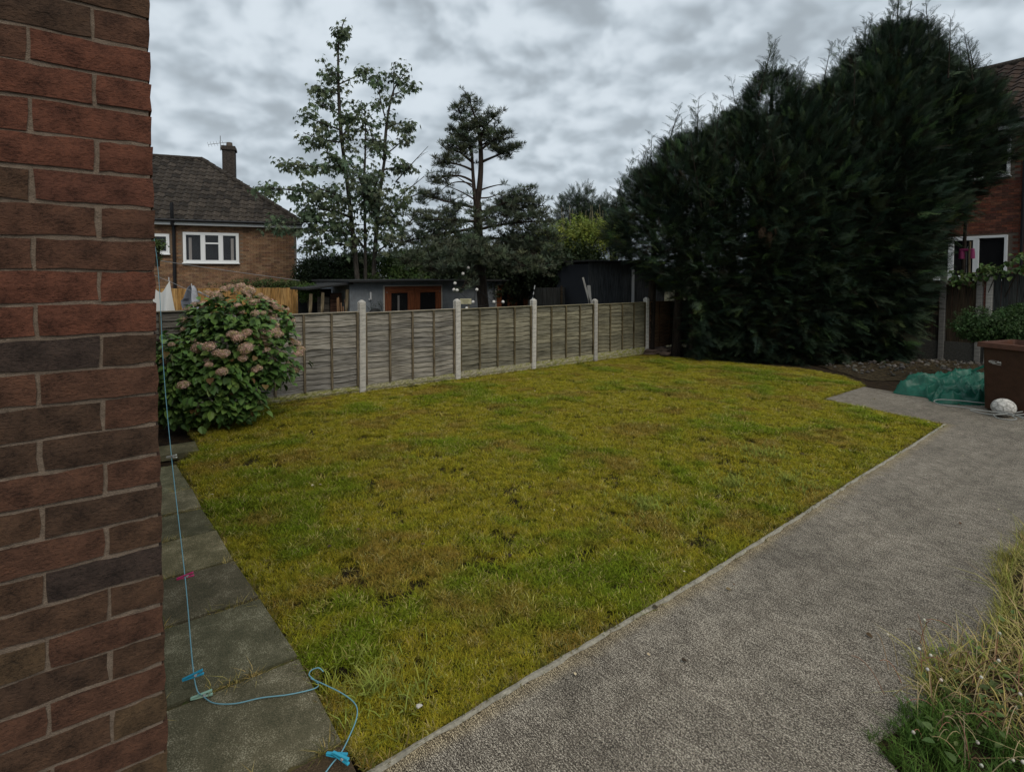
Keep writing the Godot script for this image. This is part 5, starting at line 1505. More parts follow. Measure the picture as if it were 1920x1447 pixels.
func build_bin_corner() -> void:
	var d := V(0.35, 0, 0.937).normalized()
	var b := thing("wheelie_bin", "brown lidless wheelie bin with a small white emblem at the right edge", "bin", V(6.75, -0.05, -7.72), d)
	b.transform = Transform3D(Basis(d, UP, d.cross(UP) * 1.0), V(6.75, -0.05, -7.72))
	# local x along the seen side, z = towards the viewer's left
	var brown := mat("brown plastic", lin(0.062, 0.028, 0.015), 0.5, "scuff", "grainh", Vector3(2, 2, 2), 0.04, true)
	var m := MB.new()
	var ring := func(y: float, g: float, inset: float) -> Array:
		var x0 := -0.02 * g + inset; var x1 := 0.50 + 0.06 * g - inset
		var z0 := 0.03 * g - inset; var z1 := -0.62 - 0.08 * g + inset
		var r := 0.045
		var out := []
		for c in [[x1 - r, z0 - r, 0.0], [x0 + r, z0 - r, PI / 2], [x0 + r, z1 + r, PI], [x1 - r, z1 + r, PI * 1.5]]:
			for k in 4:
				var a: float = c[2] + PI / 2 * k / 3.0
				out.push_back(V(c[0] + cos(a) * r, y, c[1] + sin(a) * r))
		return out
	var skin := func(mb: MB, p: Array, q: Array, sgn: float) -> void:
		for k in p.size():
			var e: int = (k + 1) % p.size()
			var mid: Vector3 = (p[k] + p[e]) * 0.5 - V(0.25, 0, -0.3)
			mb.quad(p[k], p[e], q[e], q[k], V(mid.x, 0, mid.z) * sgn)
	skin.call(m, ring.call(0.02, 0.0, 0.0), ring.call(0.45, 0.55, 0.0), 1.0)
	skin.call(m, ring.call(0.45, 0.55, 0.0), ring.call(0.885, 1.0, 0.0), 1.0)
	skin.call(m, ring.call(0.885, 1.0, 0.008), ring.call(0.05, 0.0, 0.008), -1.0)
	var fl: Array = ring.call(0.05, 0.0, 0.0)
	for k in fl.size(): m.tri(V(0.25, 0.05, -0.3), fl[k], fl[(k + 1) % fl.size()], UP)
	put("body", m, brown, b)
	var rim := MB.new()
	skin.call(rim, ring.call(0.90, 1.0, -0.055), ring.call(0.965, 1.0, -0.05), 1.0)
	for pr in [[ring.call(0.965, 1.0, -0.05), ring.call(0.972, 1.0, -0.01), 1.0], [ring.call(0.90, 1.0, -0.055), ring.call(0.885, 1.0, 0.002), -1.0]]:
		for k in 16:
			var e := (k + 1) % 16
			rim.quad(pr[0][k], pr[0][e], pr[1][e], pr[1][k], V(0, pr[2], 0))
	skin.call(rim, ring.call(0.972, 1.0, -0.01), ring.call(0.88, 1.0, 0.004), -1.0)
	put("rim", rim, mat("worn brown plastic", lin(0.12, 0.052, 0.032), 0.5, "scuff", "", Vector3(3, 3, 3), 0.1, true), b)
	for k in 2:
		var wv := MB.new()
		wv.tube([V(0.10 + k * 0.36, 0.1, -0.72), V(0.14 + k * 0.36, 0.1, -0.72)], 0.1, 0.1, 16)
		put("wheel", wv, mat("black plastic", grey(1)), b)
	# printed emblem: oval swoosh beside a block of bars, on the left side
	var em := MB.new()
	var ep := func(x: float, y: float) -> Vector3: return V(0.135 + x, 0.70 + y, 0.03 * lerpf(0.55, 1.0, (0.70 + y - 0.45) / 0.435) + 0.0025)
	for i in 20:
		var a0 := TAU * i / 20.0; var a1 := TAU * (i + 1) / 20.0
		var th := 0.006 + 0.006 * absf(sin(a0 * 0.5))
		em.quad(ep.call(-0.02 + 0.055 * cos(a0), 0.02 * sin(a0)), ep.call(-0.02 + 0.055 * cos(a1), 0.02 * sin(a1)), ep.call(-0.02 + (0.055 - th) * cos(a1), (0.02 - th * 0.4) * sin(a1)), ep.call(-0.02 + (0.055 - th) * cos(a0), (0.02 - th * 0.4) * sin(a0)), V(0, 0, 1))
	for q in [[-0.055, 0.004, 0.06, 0.007], [-0.05, -0.008, 0.06, 0.006], [0.034, -0.006, 0.012, 0.026], [0.05, -0.008, 0.009, 0.024], [0.063, -0.01, 0.012, 0.026], [-0.03, -0.028, 0.105, 0.006]]:
		em.quad(ep.call(q[0], q[1]), ep.call(q[0] + q[2], q[1] - 0.008), ep.call(q[0] + q[2], q[1] + q[3] - 0.008), ep.call(q[0], q[1] + q[3]), V(0, 0, 1))
	put("emblem", em, mat("white print", lin(0.5, 0.48, 0.44), 0.7), b)
	# crumpled green tarpaulin
	var t := thing("tarpaulin", "crumpled green plastic tarpaulin heaped on the path beside the brown bin", "tarpaulin", V(7.55, gy(-8.5), -8.5))
	var f1 := noise(0.8, 2, 4); var f2 := noise(1.9, 2, 8); var f3 := noise(0.6, 1, 17)
	var tm := MB.new()
	var nx := 110; var nzz := 60
	var pts := []
	for i in nx + 1:
		var row := []
		for j in nzz + 1:
			var u := float(i) / nx * 2.0 - 1.0; var v := float(j) / nzz * 2.0 - 1.0
			var edge := 1.0 + 0.22 * f3.get_noise_2d(u * 2.0, v * 2.0)
			var x := (u * 1.25 + v * 0.12) * edge
			var z := (v * 0.66 - u * 0.06) * edge
			var rr2 := minf(1.0, pow(absf(u), 2.6) + pow(absf(v), 2.6))
			var dome := pow(1.0 - rr2, 0.42)
			# long soft creases that run along the heap, sharper on their crests
			var skew := z + 0.25 * sin(x * 1.4) + 0.12 * f1.get_noise_2d(x * 2.0, z * 2.0)
			var c1 := pow(1.0 - absf(f1.get_noise_2d(x * 0.55, skew * 2.6)) * 1.9, 3.0)
			var c2 := pow(1.0 - absf(f2.get_noise_2d(x * 0.7 + skew * 0.8, skew * 1.6 - x * 0.3)) * 1.7, 3.0)
			var y := dome * (0.10 + 0.10 * smoothstep(-0.3, 0.5, -v) + 0.05 * sin(x * 1.9 + 0.6)) + (c1 * 0.15 + c2 * 0.075) * smoothstep(0.0, 0.5, dome)
			row.push_back(V(x, maxf(0.006, y), z))
		pts.push_back(row)
	var nrm := func(i: int, j: int) -> Vector3: return (pts[i][mini(j + 1, nzz)] - pts[i][maxi(j - 1, 0)]).cross(pts[mini(i + 1, nx)][j] - pts[maxi(i - 1, 0)][j]).normalized()
	for i in nx:
		for j in nzz:
			var a: Vector3 = pts[i][j]; var b1: Vector3 = pts[i + 1][j]; var q: Vector3 = pts[i + 1][j + 1]; var e: Vector3 = pts[i][j + 1]
			var uu := (i + 0.5) / nx * 2.0 - 1.0; var vv := (j + 0.5) / nzz * 2.0 - 1.0
			if pow(absf(uu), 2.6) + pow(absf(vv), 2.6) > 1.03: continue
			tm.smooth(a, b1, q, nrm.call(i, j), nrm.call(i + 1, j), nrm.call(i + 1, j + 1), V2(a.x, a.z), V2(b1.x, b1.z), V2(q.x, q.z))
			tm.smooth(a, q, e, nrm.call(i, j), nrm.call(i + 1, j + 1), nrm.call(i, j + 1), V2(a.x, a.z), V2(q.x, q.z), V2(e.x, e.z))
	put("sheet", tm, mat("green plastic sheet", lin(0.016, 0.125, 0.082), 0.4, "scuff", "", Vector3(0.8, 0.8, 1)), t)
	# ball
	var bp := V(6.657,-0.048,-7.299) + V(0, 0.125, 0)
	var ball := thing("football", "scuffed white football lying against the brown bin", "ball", bp)
	var cs := []
	var ph := (1.0 + sqrt(5.0)) / 2.0
	for s1 in [-1.0, 1.0]:
		for s2 in [-1.0, 1.0]:
			for k in 3:
				var v := V(0, s1, s2 * ph)
				cs.push_back(V(v[k], v[(k + 1) % 3], v[(k + 2) % 3]).normalized())
			var q := 1.0 / ph
			for k in 3:
				var v := V(0, s1 * ph, s2 * q)
				cs.push_back(V(v[k], v[(k + 1) % 3], v[(k + 2) % 3]).normalized())
	for sx in [-1.0, 1.0]:
		for sy in [-1.0, 1.0]:
			for sz in [-1.0, 1.0]: cs.push_back(V(sx, sy, sz).normalized())
	var dirt := noise(3.0, 4, 3)
	var bm := MB.new()
	var la := 64; var lo := 96
	var dp := func(i: int, k: int) -> Array:
		var th := PI * i / la; var pp := TAU * k / lo
		var n := V(sin(th) * cos(pp), cos(th), sin(th) * sin(pp)).rotated(V(1, 0.3, 0).normalized(), 0.6)
		var b1 := -2.0; var b2 := -2.0
		for c in cs:
			var v: float = n.dot(c)
			if v > b1: b2 = b1; b1 = v
			elif v > b2: b2 = v
		var seam := clampf((b1 - b2) / 0.035, 0.0, 1.0)
		return [n * V(0.138, 0.122, 0.13) * (0.984 + 0.016 * seam), n, seam]
	var grid := []
	for i in la + 1:
		var row := []
		for k in lo + 1: row.push_back(dp.call(i, k))
		grid.push_back(row)
	for i in la:
		for k in lo:
			var a: Array = grid[i][k]; var b2: Array = grid[i][k + 1]; var c: Array = grid[i + 1][k + 1]; var e: Array = grid[i + 1][k]
			var g := clampf(0.72 + 0.5 * dirt.get_noise_3dv(a[1]), 0.25, 0.9)
			bm.col = Color(g, g * 0.96, g * 0.88).lerp(Color(0.10, 0.09, 0.075), 0.75 * (1.0 - float(a[2])))
			bm.smooth(a[0], b2[0], c[0], a[1], b2[1], c[1]); bm.smooth(a[0], c[0], e[0], a[1], c[1], e[1])
	put("cover", bm, mat("scuffed leather", grey(0.84), 0.6), ball)
	# grey hose loops
	var hz := thing("garden_hose", "loops of pale grey hose lying on the path round the ball", "hose", V(6.723,-0.055,-8.099))
	var hm := MB.new()
	hm.tube(curve([V(6.704,0.02,-6.987), V(6.53,0.02,-7.177), V(6.326,0.02,-7.529), V(6.137,0.02,-7.685), V(6.169,0.02,-7.882), V(6.354,0.02,-8.019), V(6.598,0.02,-7.95), V(6.845,0.02,-7.783), V(7.24,0.02,-7.591)]), 0.0075, 0.0075, 7)
	hm.tube(curve([V(6.533,0.02,-6.806), V(6.604,0.035,-7.119), V(6.453,0.03,-7.251), V(6.342,0.02,-7.408), V(6.263,0.02,-7.349), V(6.306,0.02,-7.205), V(6.435,0.03,-7.111), V(7.048,0.02,-7.349)]), 0.0075, 0.0075, 7)
	hm.tube(curve([V(6.378,0.02,-7.15), V(6.28,0.02,-6.961), V(6.367,0.02,-6.883), V(6.496,0.02,-6.934), V(6.56,0.03,-7.056), V(6.85,0.02,-7.177)]), 0.0075, 0.0075, 7)
	put("tube", hm, mat("grey hose", lin(0.23, 0.235, 0.22), 0.5), hz, shift(hz))
	var cut := thing("green_strap", "pale green strap rising from the tarpaulin behind the bin", "strap", V(7.376,0.391,-8.6))
	var sm := MB.new()
	sm.bar(V(7.395,0.322,-8.7), V(7.561,0.442,-8.6), 0.035, 0.02, 0.003)
	put("band", sm, mat("green plastic sheet", grey(1)), cut, shift(cut))
	# rubble heap
	var rb := thing("rubble_heap", "low heap of grey rubble and soil between the hedge and tarpaulin", "rubble", V(8.86,-0.086,-11.523))
	var hn := noise(0.9, 4, 66)
	var mm := MB.new()
	var hp := func(i: int, j: int) -> Vector3:
		var x := (i / 36.0 - 0.5) * 4.2; var z := (j / 24.0 - 0.5) * 2.6
		var e := maxf(0.0, 1.0 - pow(x / 2.1, 2) - pow(z / 1.3, 2))
		return V(x, e * (0.10 + 0.10 * hn.get_noise_2d(x * 2, z * 2)) - 0.04 + 0.02 * hn.get_noise_2d(x * 9, z * 9), z)
	for i in 36:
		for j in 24:
			var a: Vector3 = hp.call(i, j); var q: Vector3 = hp.call(i + 1, j + 1)
			mm.quad(a, hp.call(i + 1, j), q, hp.call(i, j + 1), UP, V2(a.x, a.z), V2(q.x, a.z), V2(q.x, q.z), V2(a.x, q.z))
	put("mound", mm, mat("rubble soil", lin(0.15, 0.138, 0.12), 1.0, "soil", "grainh", Vector3(1.5, 1.5, 1), 1.5), rb)
	var xs := []; var cs2 := []
	for i in 900:
		var x := rr(-2.0, 2.0); var z := rr(-1.2, 1.3)
		if pow(x / 2.1, 2) + pow(z / 1.35, 2) > 1.0: continue
		var e := maxf(0.0, 1.0 - pow(x / 2.1, 2) - pow(z / 1.3, 2))
		xs.push_back(spin(V(x, e * 0.10 - 0.02, z), pow(R.randf(), 4.0) * 0.05 + 0.008))
		cs2.push_back(tint(Color(0.16, 0.147, 0.13), 0.6, 0.08))
	many("stones", stone_mesh(3), mat("stone", grey(1), 0.95, "grain", "grainh", Vector3(5, 5, 5), 0.3), xs, cs2, rb)
	var names := ["flat brownish stone at the fence's foot beside the last post", "broken stone leaning on others at the hedge's left foot", "small reddish stone in the pile beside the last post", "dark stone at the pile's right end by the hedge", "long flat stone in front of the pile at the fence's end", "grey stone at the top of the pile by the last post"]
	var spots := [V(3.493,-0.104,-13.536), V(3.761,-0.106,-13.735), V(3.76,-0.108,-14.143), V(4.146,-0.107,-13.941), V(3.732,-0.1,-13.153), V(4.027,-0.108,-14.451)]
	for i in 6:
		var st := thing("stone", names[i], "stone", spots[i] + V(0, 0.05, 0), V(cos(i), 0, sin(i)), "stones at the fence's end")
		place("rock", stone_mesh(20 + i), mat("brown stone", lin(0.15, 0.105, 0.08), 0.95, "grain", "grainh", Vector3(4, 4, 4), 0.4, true), st, Transform3D(Basis(V(0, 0, 1), rr(-0.3, 0.3)).scaled(V(0.2, 0.13, 0.15) * rr(0.8, 1.3)), V(0, 0.0, 0)))

# ------------------------------------------------------------------ grass
func build_lawn() -> void:
	lawn_poly = pv([V2(-0.538,-1.98), V2(-0.679,-2.103), V2(-1.041,-2.587), V2(-1.459,-3.081), V2(-1.824,-3.505), V2(-2.18,-3.948), V2(-2.507,-4.344), V2(-2.829,-4.751), V2(-3.371,-5.427), V2(-3.417,-5.822), V2(-3.634,-6.195), V2(-4.3, -7.0), V2(-4.55, -7.5), V2(-2.5, -9.0), V2(1.9, -12.5), V2(3.4, -13.66), V2(3.757,-13.153), V2(4.285,-12.791), V2(5.19,-11.968), V2(6.059,-11.382), V2(6.41,-10.482), V2(6.217,-9.515), V2(4.851,-8.393), V2(5.239,-7.569), V2(5.544,-6.916), V2(4.34,-5.916), V2(3.151,-4.957), V2(2.265,-4.213), V2(1.11,-3.265), V2(0.1,-2.486)])
	var base := slab_mesh(lawn_poly, -0.02, 0.06)
	var lawn := put("lawn", base, mat("lawn soil", lin(0.05, 0.038, 0.012), 1.0, "soil", "grainh", Vector3(1.7, 1.7, 1), 1.5))
	tag(lawn, "mown lawn of green and straw-yellow grass", "", "", "structure")
	var patch := noise(0.55, 4, 21); var fine := noise(2.2, 3, 5); var dry := noise(0.9, 3, 63); var hole := noise(1.6, 2, 15)
	var sets := [[], [], []]; var cols := [[], [], []]
	var lo := V2(99, 99); var hi := V2(-99, -99)
	for q in lawn_poly:
		lo = lo.min(q); hi = hi.max(q)
	var tries := 0
	while tries < 420000:
		tries += 1
		# denser near the viewer
		var dist := 1.8 + 12.4 * pow(R.randf(), 1.55)
		var q := V2(lerpf(lo.x, hi.x, R.randf()), -dist)
		if absf(q.x) > dist * 1.02 + 0.3: continue
		if not Geometry2D.is_point_in_polygon(q, lawn_poly): continue
		var far := clampf((dist - 2.0) / 9.0, 0.0, 1.0)
		var n := patch.get_noise_2dv(q) + 0.55 * fine.get_noise_2dv(q)
		var k := dry.get_noise_2dv(q) + 0.4 * fine.get_noise_2d(q.y * 1.7, q.x)
		var bald := hole.get_noise_2dv(q) + 0.5 * fine.get_noise_2dv(q * 2.0)
		if bald > 0.42 and R.randf() < 0.75: continue
		var green := smoothstep(-0.06, 0.55, n)
		var c := Color(0.35, 0.31, 0.03).lerp(Color(0.18, 0.24, 0.02), green)
		c = c.lerp(Color(0.31, 0.20, 0.05), smoothstep(0.06, 0.55, k) * 0.7)
		if R.randf() < 0.08: c = Color(0.50, 0.43, 0.15)
		elif R.randf() < 0.16: c = Color(0.06, 0.07, 0.008)
		var s := lerpf(0.8, 1.75, far) * (0.6 if q.y < -7.4 + (q.x + 4.7) * -0.79 + 0.45 else 1.0) * rr(0.7, 1.3) * lerpf(0.85, 1.2, green)
		var which := 0 if R.randf() < 0.62 else 1 if R.randf() < 0.75 else 2
		sets[which].push_back(Transform3D(Basis(UP, rr(0, TAU)).scaled(V(s, s * lerpf(0.85, 0.5, far), s)), onto(q, -0.022)))
		cols[which].push_back(tint(c, 0.42, 0.12))
	var gm := leafmat("grass blade", grey(1), 0.45, 0.8)
	gm.specular_mode = BaseMaterial3D.SPECULAR_DISABLED
	many("grass", grass_tuft(12, 0.036, 0.0032, 1.1, 0.02), gm, sets[0], cols[0], lawn)
	many("grass", grass_tuft(10, 0.043, 0.0034, 0.95, 0.018), gm, sets[1], cols[1], lawn)
	# mown clippings lie about
	many("clippings", grass_tuft(4, 0.022, 0.0036, 3.4, 0.03), gm, sets[2], cols[2], lawn)
	# fallen leaves and broken twigs
	var fx := []; var fc := []
	for i in 900:
		if fx.size() >= 150: break
		var q := V2(rr(lo.x, hi.x), rr(-11.0, -2.0))
		if not Geometry2D.is_point_in_polygon(q, lawn_poly) and not Geometry2D.is_point_in_polygon(q, path_poly): continue
		fx.push_back(aim(onto(q, 0.012), V(rr(-1, 1), rr(-0.1, 0.25), rr(-1, 1)), UP + rdir() * 0.4, rr(0.012, 0.035)))
		fc.push_back(tint([Color(0.10, 0.06, 0.03), Color(0.05, 0.035, 0.02), Color(0.42, 0.36, 0.22), Color(0.16, 0.11, 0.05)][i % 4], 0.4))
	many("fallen_leaves", oval_leaf(), leafmat("leaf", grey(1)), fx, fc, lawn)
	# taller tufts along the edges and the longer patch at the right
	var ex := []; var ec := []
	for i in lawn_poly.size():
		var a := lawn_poly[i]; var b := lawn_poly[(i + 1) % lawn_poly.size()]
		for j in int((b - a).length() / 0.022):
			var q := a.lerp(b, R.randf()) + V2(rr(-0.025, 0.02), rr(-0.025, 0.02))
			ex.push_back(spin(onto(q, -0.02), rr(0.45, 1.0)))
			ec.push_back(tint(Color(0.12, 0.115, 0.03) if R.randf() < 0.7 else Color(0.24, 0.18, 0.07), 0.35))
	for i in 420:
		var c: Vector2 = [V2(2.659,-5.768), V2(2.56,-4.957), V2(1.086,-4.365), V2(2.017,-4.89), V2(-0.627,-2.393)][i % 5]
		var q := c + V2(rr(-1, 1), rr(-1, 1)) * rr(0.02, 0.42)
		if not Geometry2D.is_point_in_polygon(q, lawn_poly): continue
		ex.push_back(spin(onto(q, -0.02), rr(0.7, 1.5)))
		ec.push_back(tint(Color(0.26, 0.29, 0.06), 0.3))
	many("edge_grass", grass_tuft(7, 0.062, 0.0042, 1.0, 0.018), gm, ex, ec, lawn)
	# dead straw and moss in the slab joints
	var jx := []; var jc := []
	for i in range(1, slab_edge.size()):
		var a: Vector2 = slab_edge[i]
		for j in 130:
			var t := R.randf()
			if sin(t * 9.0 + i * 2.0) < -0.2: continue
			var q := a - V2(ALONG.x, ALONG.z) * t * 0.62 + V2(rr(-0.012, 0.012), rr(-0.012, 0.012))
			jx.push_back(spin(onto(q, -0.015), rr(0.35, 0.7) if j % 3 else rr(0.6, 1.25)))
			jc.push_back(tint(Color(0.42, 0.33, 0.12) if R.randf() < 0.6 else Color(0.13, 0.125, 0.035), 0.3))
	var mo := MB.new()
	var mn := noise(14.0, 3, 8)
	for i in range(1, slab_edge.size()):
		var a: Vector2 = slab_edge[i]
		var d := V2(ALONG.x, ALONG.z)
		var w := V2(AWAY.x, AWAY.z)
		var pt := func(k: int, j: int) -> Vector3:
			var q: Vector2 = a - d * (k * 0.014 - 0.02) + w * (j - 2) * 0.0095 * (1.0 + 0.7 * mn.get_noise_2d(k * 0.05, i * 3.0 + j))
			return onto(q, -0.016 + (0.014 + 0.02 * mn.get_noise_2d(q.x, q.y)) * (1.0 - pow(absf(j - 2) / 2.2, 2.0)) + 0.001)
		for k in 46:
			for j in 4:
				mo.col = Color(0.10, 0.075, 0.035).lerp(Color(0.05, 0.06, 0.016), clampf(0.5 + mn.get_noise_2d(k * 0.03, i), 0, 1))
				mo.quad(pt.call(k, j), pt.call(k + 1, j), pt.call(k + 1, j + 1), pt.call(k, j + 1), UP)
	tag(put("joint_moss", mo, mat("moss", grey(1), 1.0), lawn), "", "", "", "stuff")
	many("joint_grass", grass_tuft(7, 0.05, 0.0032, 1.6, 0.02), gm, jx, jc, lawn)

func build_verge() -> void:
	var poly := pv([V2(3.749,-3.856), V2(3.185,-3.465), V2(2.716,-2.944), V2(2.424,-2.68), V2(1.958,-2.511), V2(1.787,-2.27), V2(1.45,-2.108), V2(1.45, -1.9), V2(1.5, -1.2), V2(4.5, -1.0), V2(6, -4.4)])
	var v := put("verge", slab_mesh(poly, -0.015, 0.08), mat("verge soil", lin(0.10, 0.085, 0.05), 1.0, "soil", "grainh", Vector3(1.7, 1.7, 1), 1.5))
	tag(v, "rough grass verge along the concrete path at the right", "", "", "structure")
	var gm := leafmat("grass blade", grey(1), 0.45, 0.6)
	var long := grass_tuft(8, 0.145, 0.0046, 1.1, 0.03)
	var fine := grass_tuft(12, 0.09, 0.0032, 1.0, 0.025)
	var a := []; var ac := []; var b := []; var bc := []
	for i in 4200:
		var q := V2(rr(1.2, 6.0), rr(-4.4, -1.0))
		if not Geometry2D.is_point_in_polygon(q, poly): continue
		if q.x < 1.95 and q.y > -2.28:
			for k in 3:
				b.push_back(spin(onto(q + V2(rr(-0.05, 0.05), rr(-0.05, 0.05)), -0.01), rr(0.7, 1.4)))
				bc.push_back(tint(Color(0.075, 0.135, 0.03), 0.4, 0.12))
			continue
		var z := R.randf()
		a.push_back(spin(onto(q, -0.01), rr(0.4, 1.15)))
		ac.push_back(tint(Color(0.42, 0.36, 0.13) if z < 0.55 else Color(0.19, 0.22, 0.05) if z < 0.75 else Color(0.48, 0.35, 0.18), 0.3))
	for i in 8:
		var e0 := poly[i]; var e1 := poly[i + 1]
		for k in int((e1 - e0).length() / 0.012):
			var q := e0.lerp(e1, R.randf()) + V2(rr(-0.035, 0.05), rr(-0.03, 0.03))
			var green := q.x < 1.95 and q.y > -2.35
			(b if green or k % 3 == 0 else a).push_back(spin(onto(q, -0.01), rr(0.3, 0.8)))
			(bc if green or k % 3 == 0 else ac).push_back(tint(Color(0.075, 0.135, 0.03) if green else Color(0.26, 0.25, 0.065), 0.4))
	many("long_grass", long, gm, a, ac, v)
	many("fine_grass", fine, gm, b, bc, v)
	# dry seed stalks and pale clover heads
	var st := MB.new(); var hd := MB.new()
	for i in 110:
		var q: Vector2 = [V2(2.001,-2.393), V2(2.264,-2.529), V2(1.833,-2.16), V2(2.213,-2.361), V2(1.897,-2.083)][i % 5] + V2(rr(-0.22, 0.22), rr(-0.2, 0.2))
		var p := onto(q)
		var e := p + V(rr(-0.16, 0.12), rr(0.03, 0.19), rr(-0.1, 0.14))
		st.col = tint(Color(0.36, 0.27, 0.15) if R.randf() < 0.6 else Color(0.27, 0.14, 0.09), 0.25)
		st.tube(bez(p, p.lerp(e, 0.5) + V(0, 0.08, 0), e, 5), 0.0022, 0.0012, 4)
		if i % 6 == 0:
			hd.col = tint(Color(0.55, 0.5, 0.42), 0.15)
			hd.ball(e, V(0.007, 0.007, 0.007), 5, 7)
	tag(put("dry_stalks", st, mat("straw stalk", grey(1), 0.9), v), "", "", "", "stuff")
	tag(put("clover_heads", hd, mat("clover", grey(1), 0.9), v), "", "", "", "stuff")
	var lx := []; var lc := []
	var lf := oval_leaf()
	for i in 210:
		var q: Vector2 = [V2(1.949,-2.3), V2(2.381,-2.602), V2(1.92,-2.133), V2(1.954,-2.425)][i % 4] + V2(rr(-0.3, 0.3), rr(-0.26, 0.26))
		if not Geometry2D.is_point_in_polygon(q, poly): continue
		lx.push_back(aim(onto(q, rr(0.0, 0.09)), V(rr(-1, 1), rr(-0.1, 0.6), rr(-1, 1)), UP, rr(0.015, 0.045)))
		lc.push_back(tint(Color(0.08, 0.115, 0.032), 0.4, 0.15))
	many("weeds", lf, leafmat("leaf", grey(1)), lx, lc, v)

# ------------------------------------------------------------------ smaller things in the distance
func build_far_details() -> void:
	var o := V(-8.257,1.158,-16.5)
	o.y = 0
	var f := thing("board_fence", "new orange-brown vertical board fence in front of the left house", "fence", o, V(0.97, 0, -0.24).normalized())
	boards(f, "board", -3.2, 1.9, -1.0, 1.48, 0.15, [Color(0.52, 0.30, 0.11), Color(0.57, 0.335, 0.125), Color(0.47, 0.265, 0.09), Color(0.60, 0.37, 0.15)])
	var r := MB.new()
	r.bx(V(-0.65, 1.2, -0.03), V(5.1, 0.08, 0.04), 0.003)
	put("rail", r, mat("fresh timber", lin(0.34, 0.20, 0.11), 0.8, "wood"), f)
	var s := V(2.144,1.809,-15.3)
	s.y = 0
	var sd := thing("dark_shed", "dark blue-grey boarded shed with a white corner strip left of the hedge", "shed", s, V(0.93, 0, -0.37).normalized())
	var core := MB.new()
	core.bx(V(1.3, 0.6, -1.02), V(2.58, 3.2, 2.0))
	put("body", core, mat("shed inside", lin(0.03, 0.033, 0.04), 0.9), sd)
	boards(sd, "board", 0.0, 2.6, -1.0, 2.24, 0.16, [Color(0.095, 0.108, 0.128), Color(0.085, 0.098, 0.116), Color(0.103, 0.117, 0.136)], 0.0, 0.7)
	var tr := MB.new()
	tr.bx(V(1.47, 0.52, 0.03), V(0.075, 3.04, 0.04), 0.004)
	put("corner_strip", tr, mat("white paint", lin(0.55, 0.56, 0.56), 0.5), sd)
	var rf := MB.new()
	rf.bx(V(1.3, 2.27, -0.95), V(2.75, 0.05, 2.3), 0.008)
	put("roof", rf, mat("roofing felt", grey(1)), sd)
	var q := V(0.754,1.179,-16)
	q.y = 0
	var df := thing("dark_fence", "dark grey board fence between the garden room and the dark shed", "fence", q, ALONG)
	boards(df, "board", -0.1, 2.3, -1.0, 1.5, 0.14, [Color(0.06, 0.066, 0.072), Color(0.07, 0.077, 0.083), Color(0.052, 0.058, 0.062)])
	for k in [0.9, 2.2]:
		var b := MB.new()
		b.bx(V(k, 0.3, 0.04), V(0.05, 2.5, 0.05), 0.003)
		put("post", b, mat("dark rail", lin(0.09, 0.07, 0.05), 0.9, "wood"), df)
	var pl := thing("thin_pole", "thin black and white pole rising behind the middle fence post", "pole", V(0.471,1.172,-12))
	var pm := MB.new()
	pm.tube([V(0.424,1.172,-12), V(0.506,1.644,-12)], 0.014, 0.010, 6)
	put("shaft", pm, mat("pole paint", lin(0.4, 0.4, 0.4), 0.5), pl, shift(pl))
	for k in 3:
		var t := MB.new()
		var p0 := V(0.424,1.172,-12).lerp(V(0.506,1.644,-12), 0.2 + k * 0.25); var p1 := V(0.424,1.172,-12).lerp(V(0.506,1.644,-12), 0.32 + k * 0.25)
		t.tube([p0, p1], 0.0155, 0.0155, 6)
		put("dark_band", t, mat("black plastic", grey(1)), pl, shift(pl))
	var lp := thing("leaning_post", "white post leaning beside the dark shed's left side", "post", V(2.031,1.222,-15))
	var lm := MB.new()
	lm.bar(V(2.165,1.045,-15), V(1.955,1.81,-15), 0.05, 0.04, 0.004)
	lm.bar(V(2.165,1.045,-15), V(2.118,1.59,-15), 0.09, 0.04, 0.004)
	put("shaft", lm, mat("pale trim", lin(0.5, 0.47, 0.42), 0.6), lp, shift(lp))
	var sg := thing("small_sign", "small cream plate standing above the fence beside a concrete post", "sign", V(-0.905,1.357,-10.6))
	var p := MB.new()
	p.bx(V(0, 0, 0), V(0.225, 0.105, 0.015), 0.003)
	put("plate", p, mat("cream plate", lin(0.42, 0.39, 0.25), 0.6), sg)
	var ln := MB.new()
	for k in 4: ln.bx(V(-0.01 + 0.015 * (k % 2), 0.03 - k * 0.02, 0.009), V(0.15 - 0.02 * k, 0.006, 0.002))
	put("print", ln, mat("faded print", lin(0.2, 0.18, 0.11), 0.7), sg)
	var stk := MB.new()
	stk.bx(V(0.06, -0.25, -0.02), V(0.02, 0.6, 0.015), 0.002)
	put("stake", stk, mat("pale post", lin(0.23, 0.19, 0.13), 0.9, "wood"), sg)
	# white globes strung in the pine
	var st := thing("globe_string", "string of small white globe lights hanging in the pine", "string lights", V(-1.098,1.676,-14))
	var gs := [V(-1.124,2.06,-14), V(-1.253,1.909,-13.9), V(-1.458,1.664,-13.9), V(-1.486,1.5,-13.9), V(-1.394,1.489,-13.8), V(-0.989,1.191,-13.8), V(-0.893,1.503,-13.8), V(-0.461,1.191,-13.8), V(-0.232,1.186,-13.9), V(-1.152,1.029,-13.8)]
	var wr := MB.new()
	wr.tube(curve(gs.slice(0, 5)), 0.005, 0.005, 4)
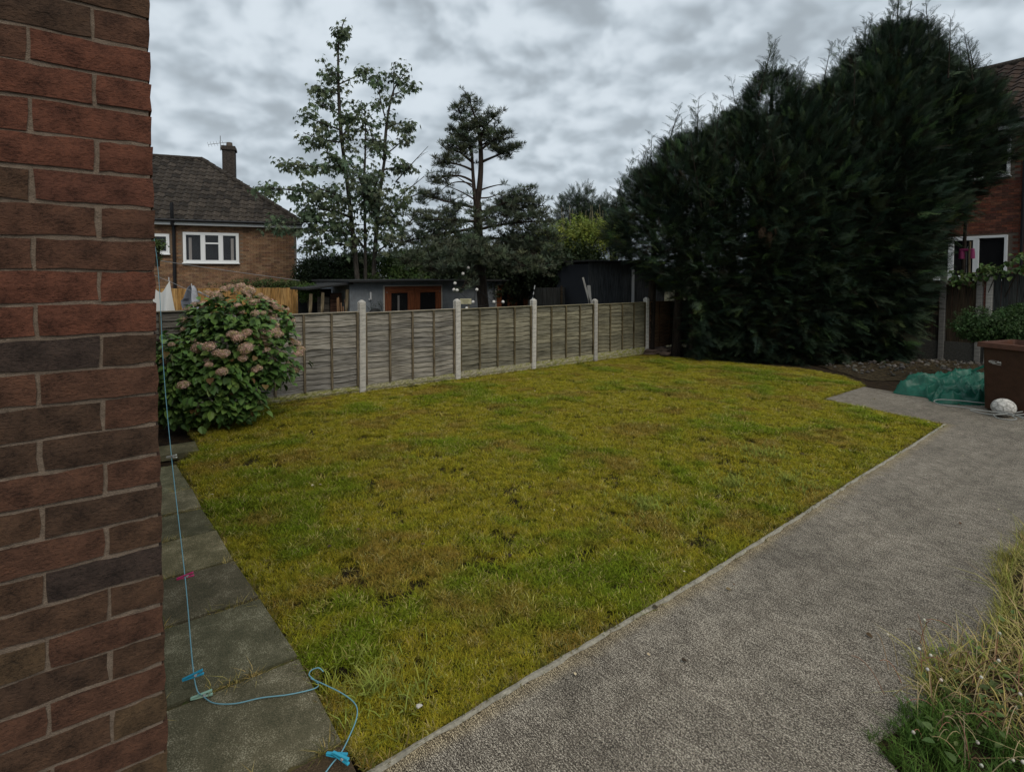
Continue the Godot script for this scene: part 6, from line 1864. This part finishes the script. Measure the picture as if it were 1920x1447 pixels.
	wr.tube(curve(gs.slice(4)), 0.005, 0.005, 4)
	put("wire", wr, mat("black plastic", grey(1)), st, shift(st))
	for g in gs:
		var bl := MB.new()
		bl.ball(Vector3.ZERO, V(0.042, 0.042, 0.042), 8, 10)
		put("bulb", bl, mat("white globe", lin(0.6, 0.58, 0.54), 0.35), st, shift(st) * Transform3D(Basis(), g))
	# overhead cable and pylon
	var cb := thing("overhead_cable", "thin grey cable crossing in front of the left house", "cable", V(-8.046,1.99,-15.5))
	var cm := MB.new()
	cm.tube(curve([V(-9.664,2.452,-13), V(-9.098,2.252,-14), V(-8.046,1.99,-15.5), V(-6.631,1.703,-17)]), 0.008, 0.008, 5)
	put("wire", cm, mat("grey cord", lin(0.25, 0.25, 0.25), 0.7), cb, shift(cb))
	var py := thing("pylon", "faint distant electricity pylon between the left house and the sycamore", "pylon", V(-95.519,2.267,-260))
	var pm2 := MB.new()
	var top := 24.0
	for sx in [-1.0, 1.0]:
		pm2.bar(V(sx * 2.4, -4, 0), V(sx * 0.35, top * 0.75, 0), 0.3, 0.3)
		pm2.bar(V(sx * 0.35, top * 0.75, 0), V(0, top, 0), 0.25, 0.25)
		for k in 5:
			var y := k * 3.6
			var w0 := lerpf(2.4, 0.35, (y + 4) / 22.0); var w1 := lerpf(2.4, 0.35, (y + 7.6) / 22.0)
			pm2.bar(V(sx * w0, y, 0), V(-sx * w1, y + 3.6, 0), 0.16, 0.16)
	for y in [13.0, 16.5, 20.0]: pm2.bar(V(-4.5, y, 0), V(4.5, y, 0), 0.25, 0.25)
	put("lattice", pm2, mat("galvanised steel", lin(0.3, 0.31, 0.32), 0.6), py)
	# litter on the lawn
	var lt := thing("paper_scrap", "small crumpled pale scrap lying on the near lawn", "litter", V(-0.4,-0.002,-2.265) + V(0, 0.02, 0))
	var sc := MB.new()
	sc.ball(Vector3.ZERO, V(0.015, 0.006, 0.011), 5, 8, 0.5, noise(0.03, 2, 2))
	put("scrap", sc, mat("paper", lin(0.5, 0.47, 0.42), 0.8), lt)
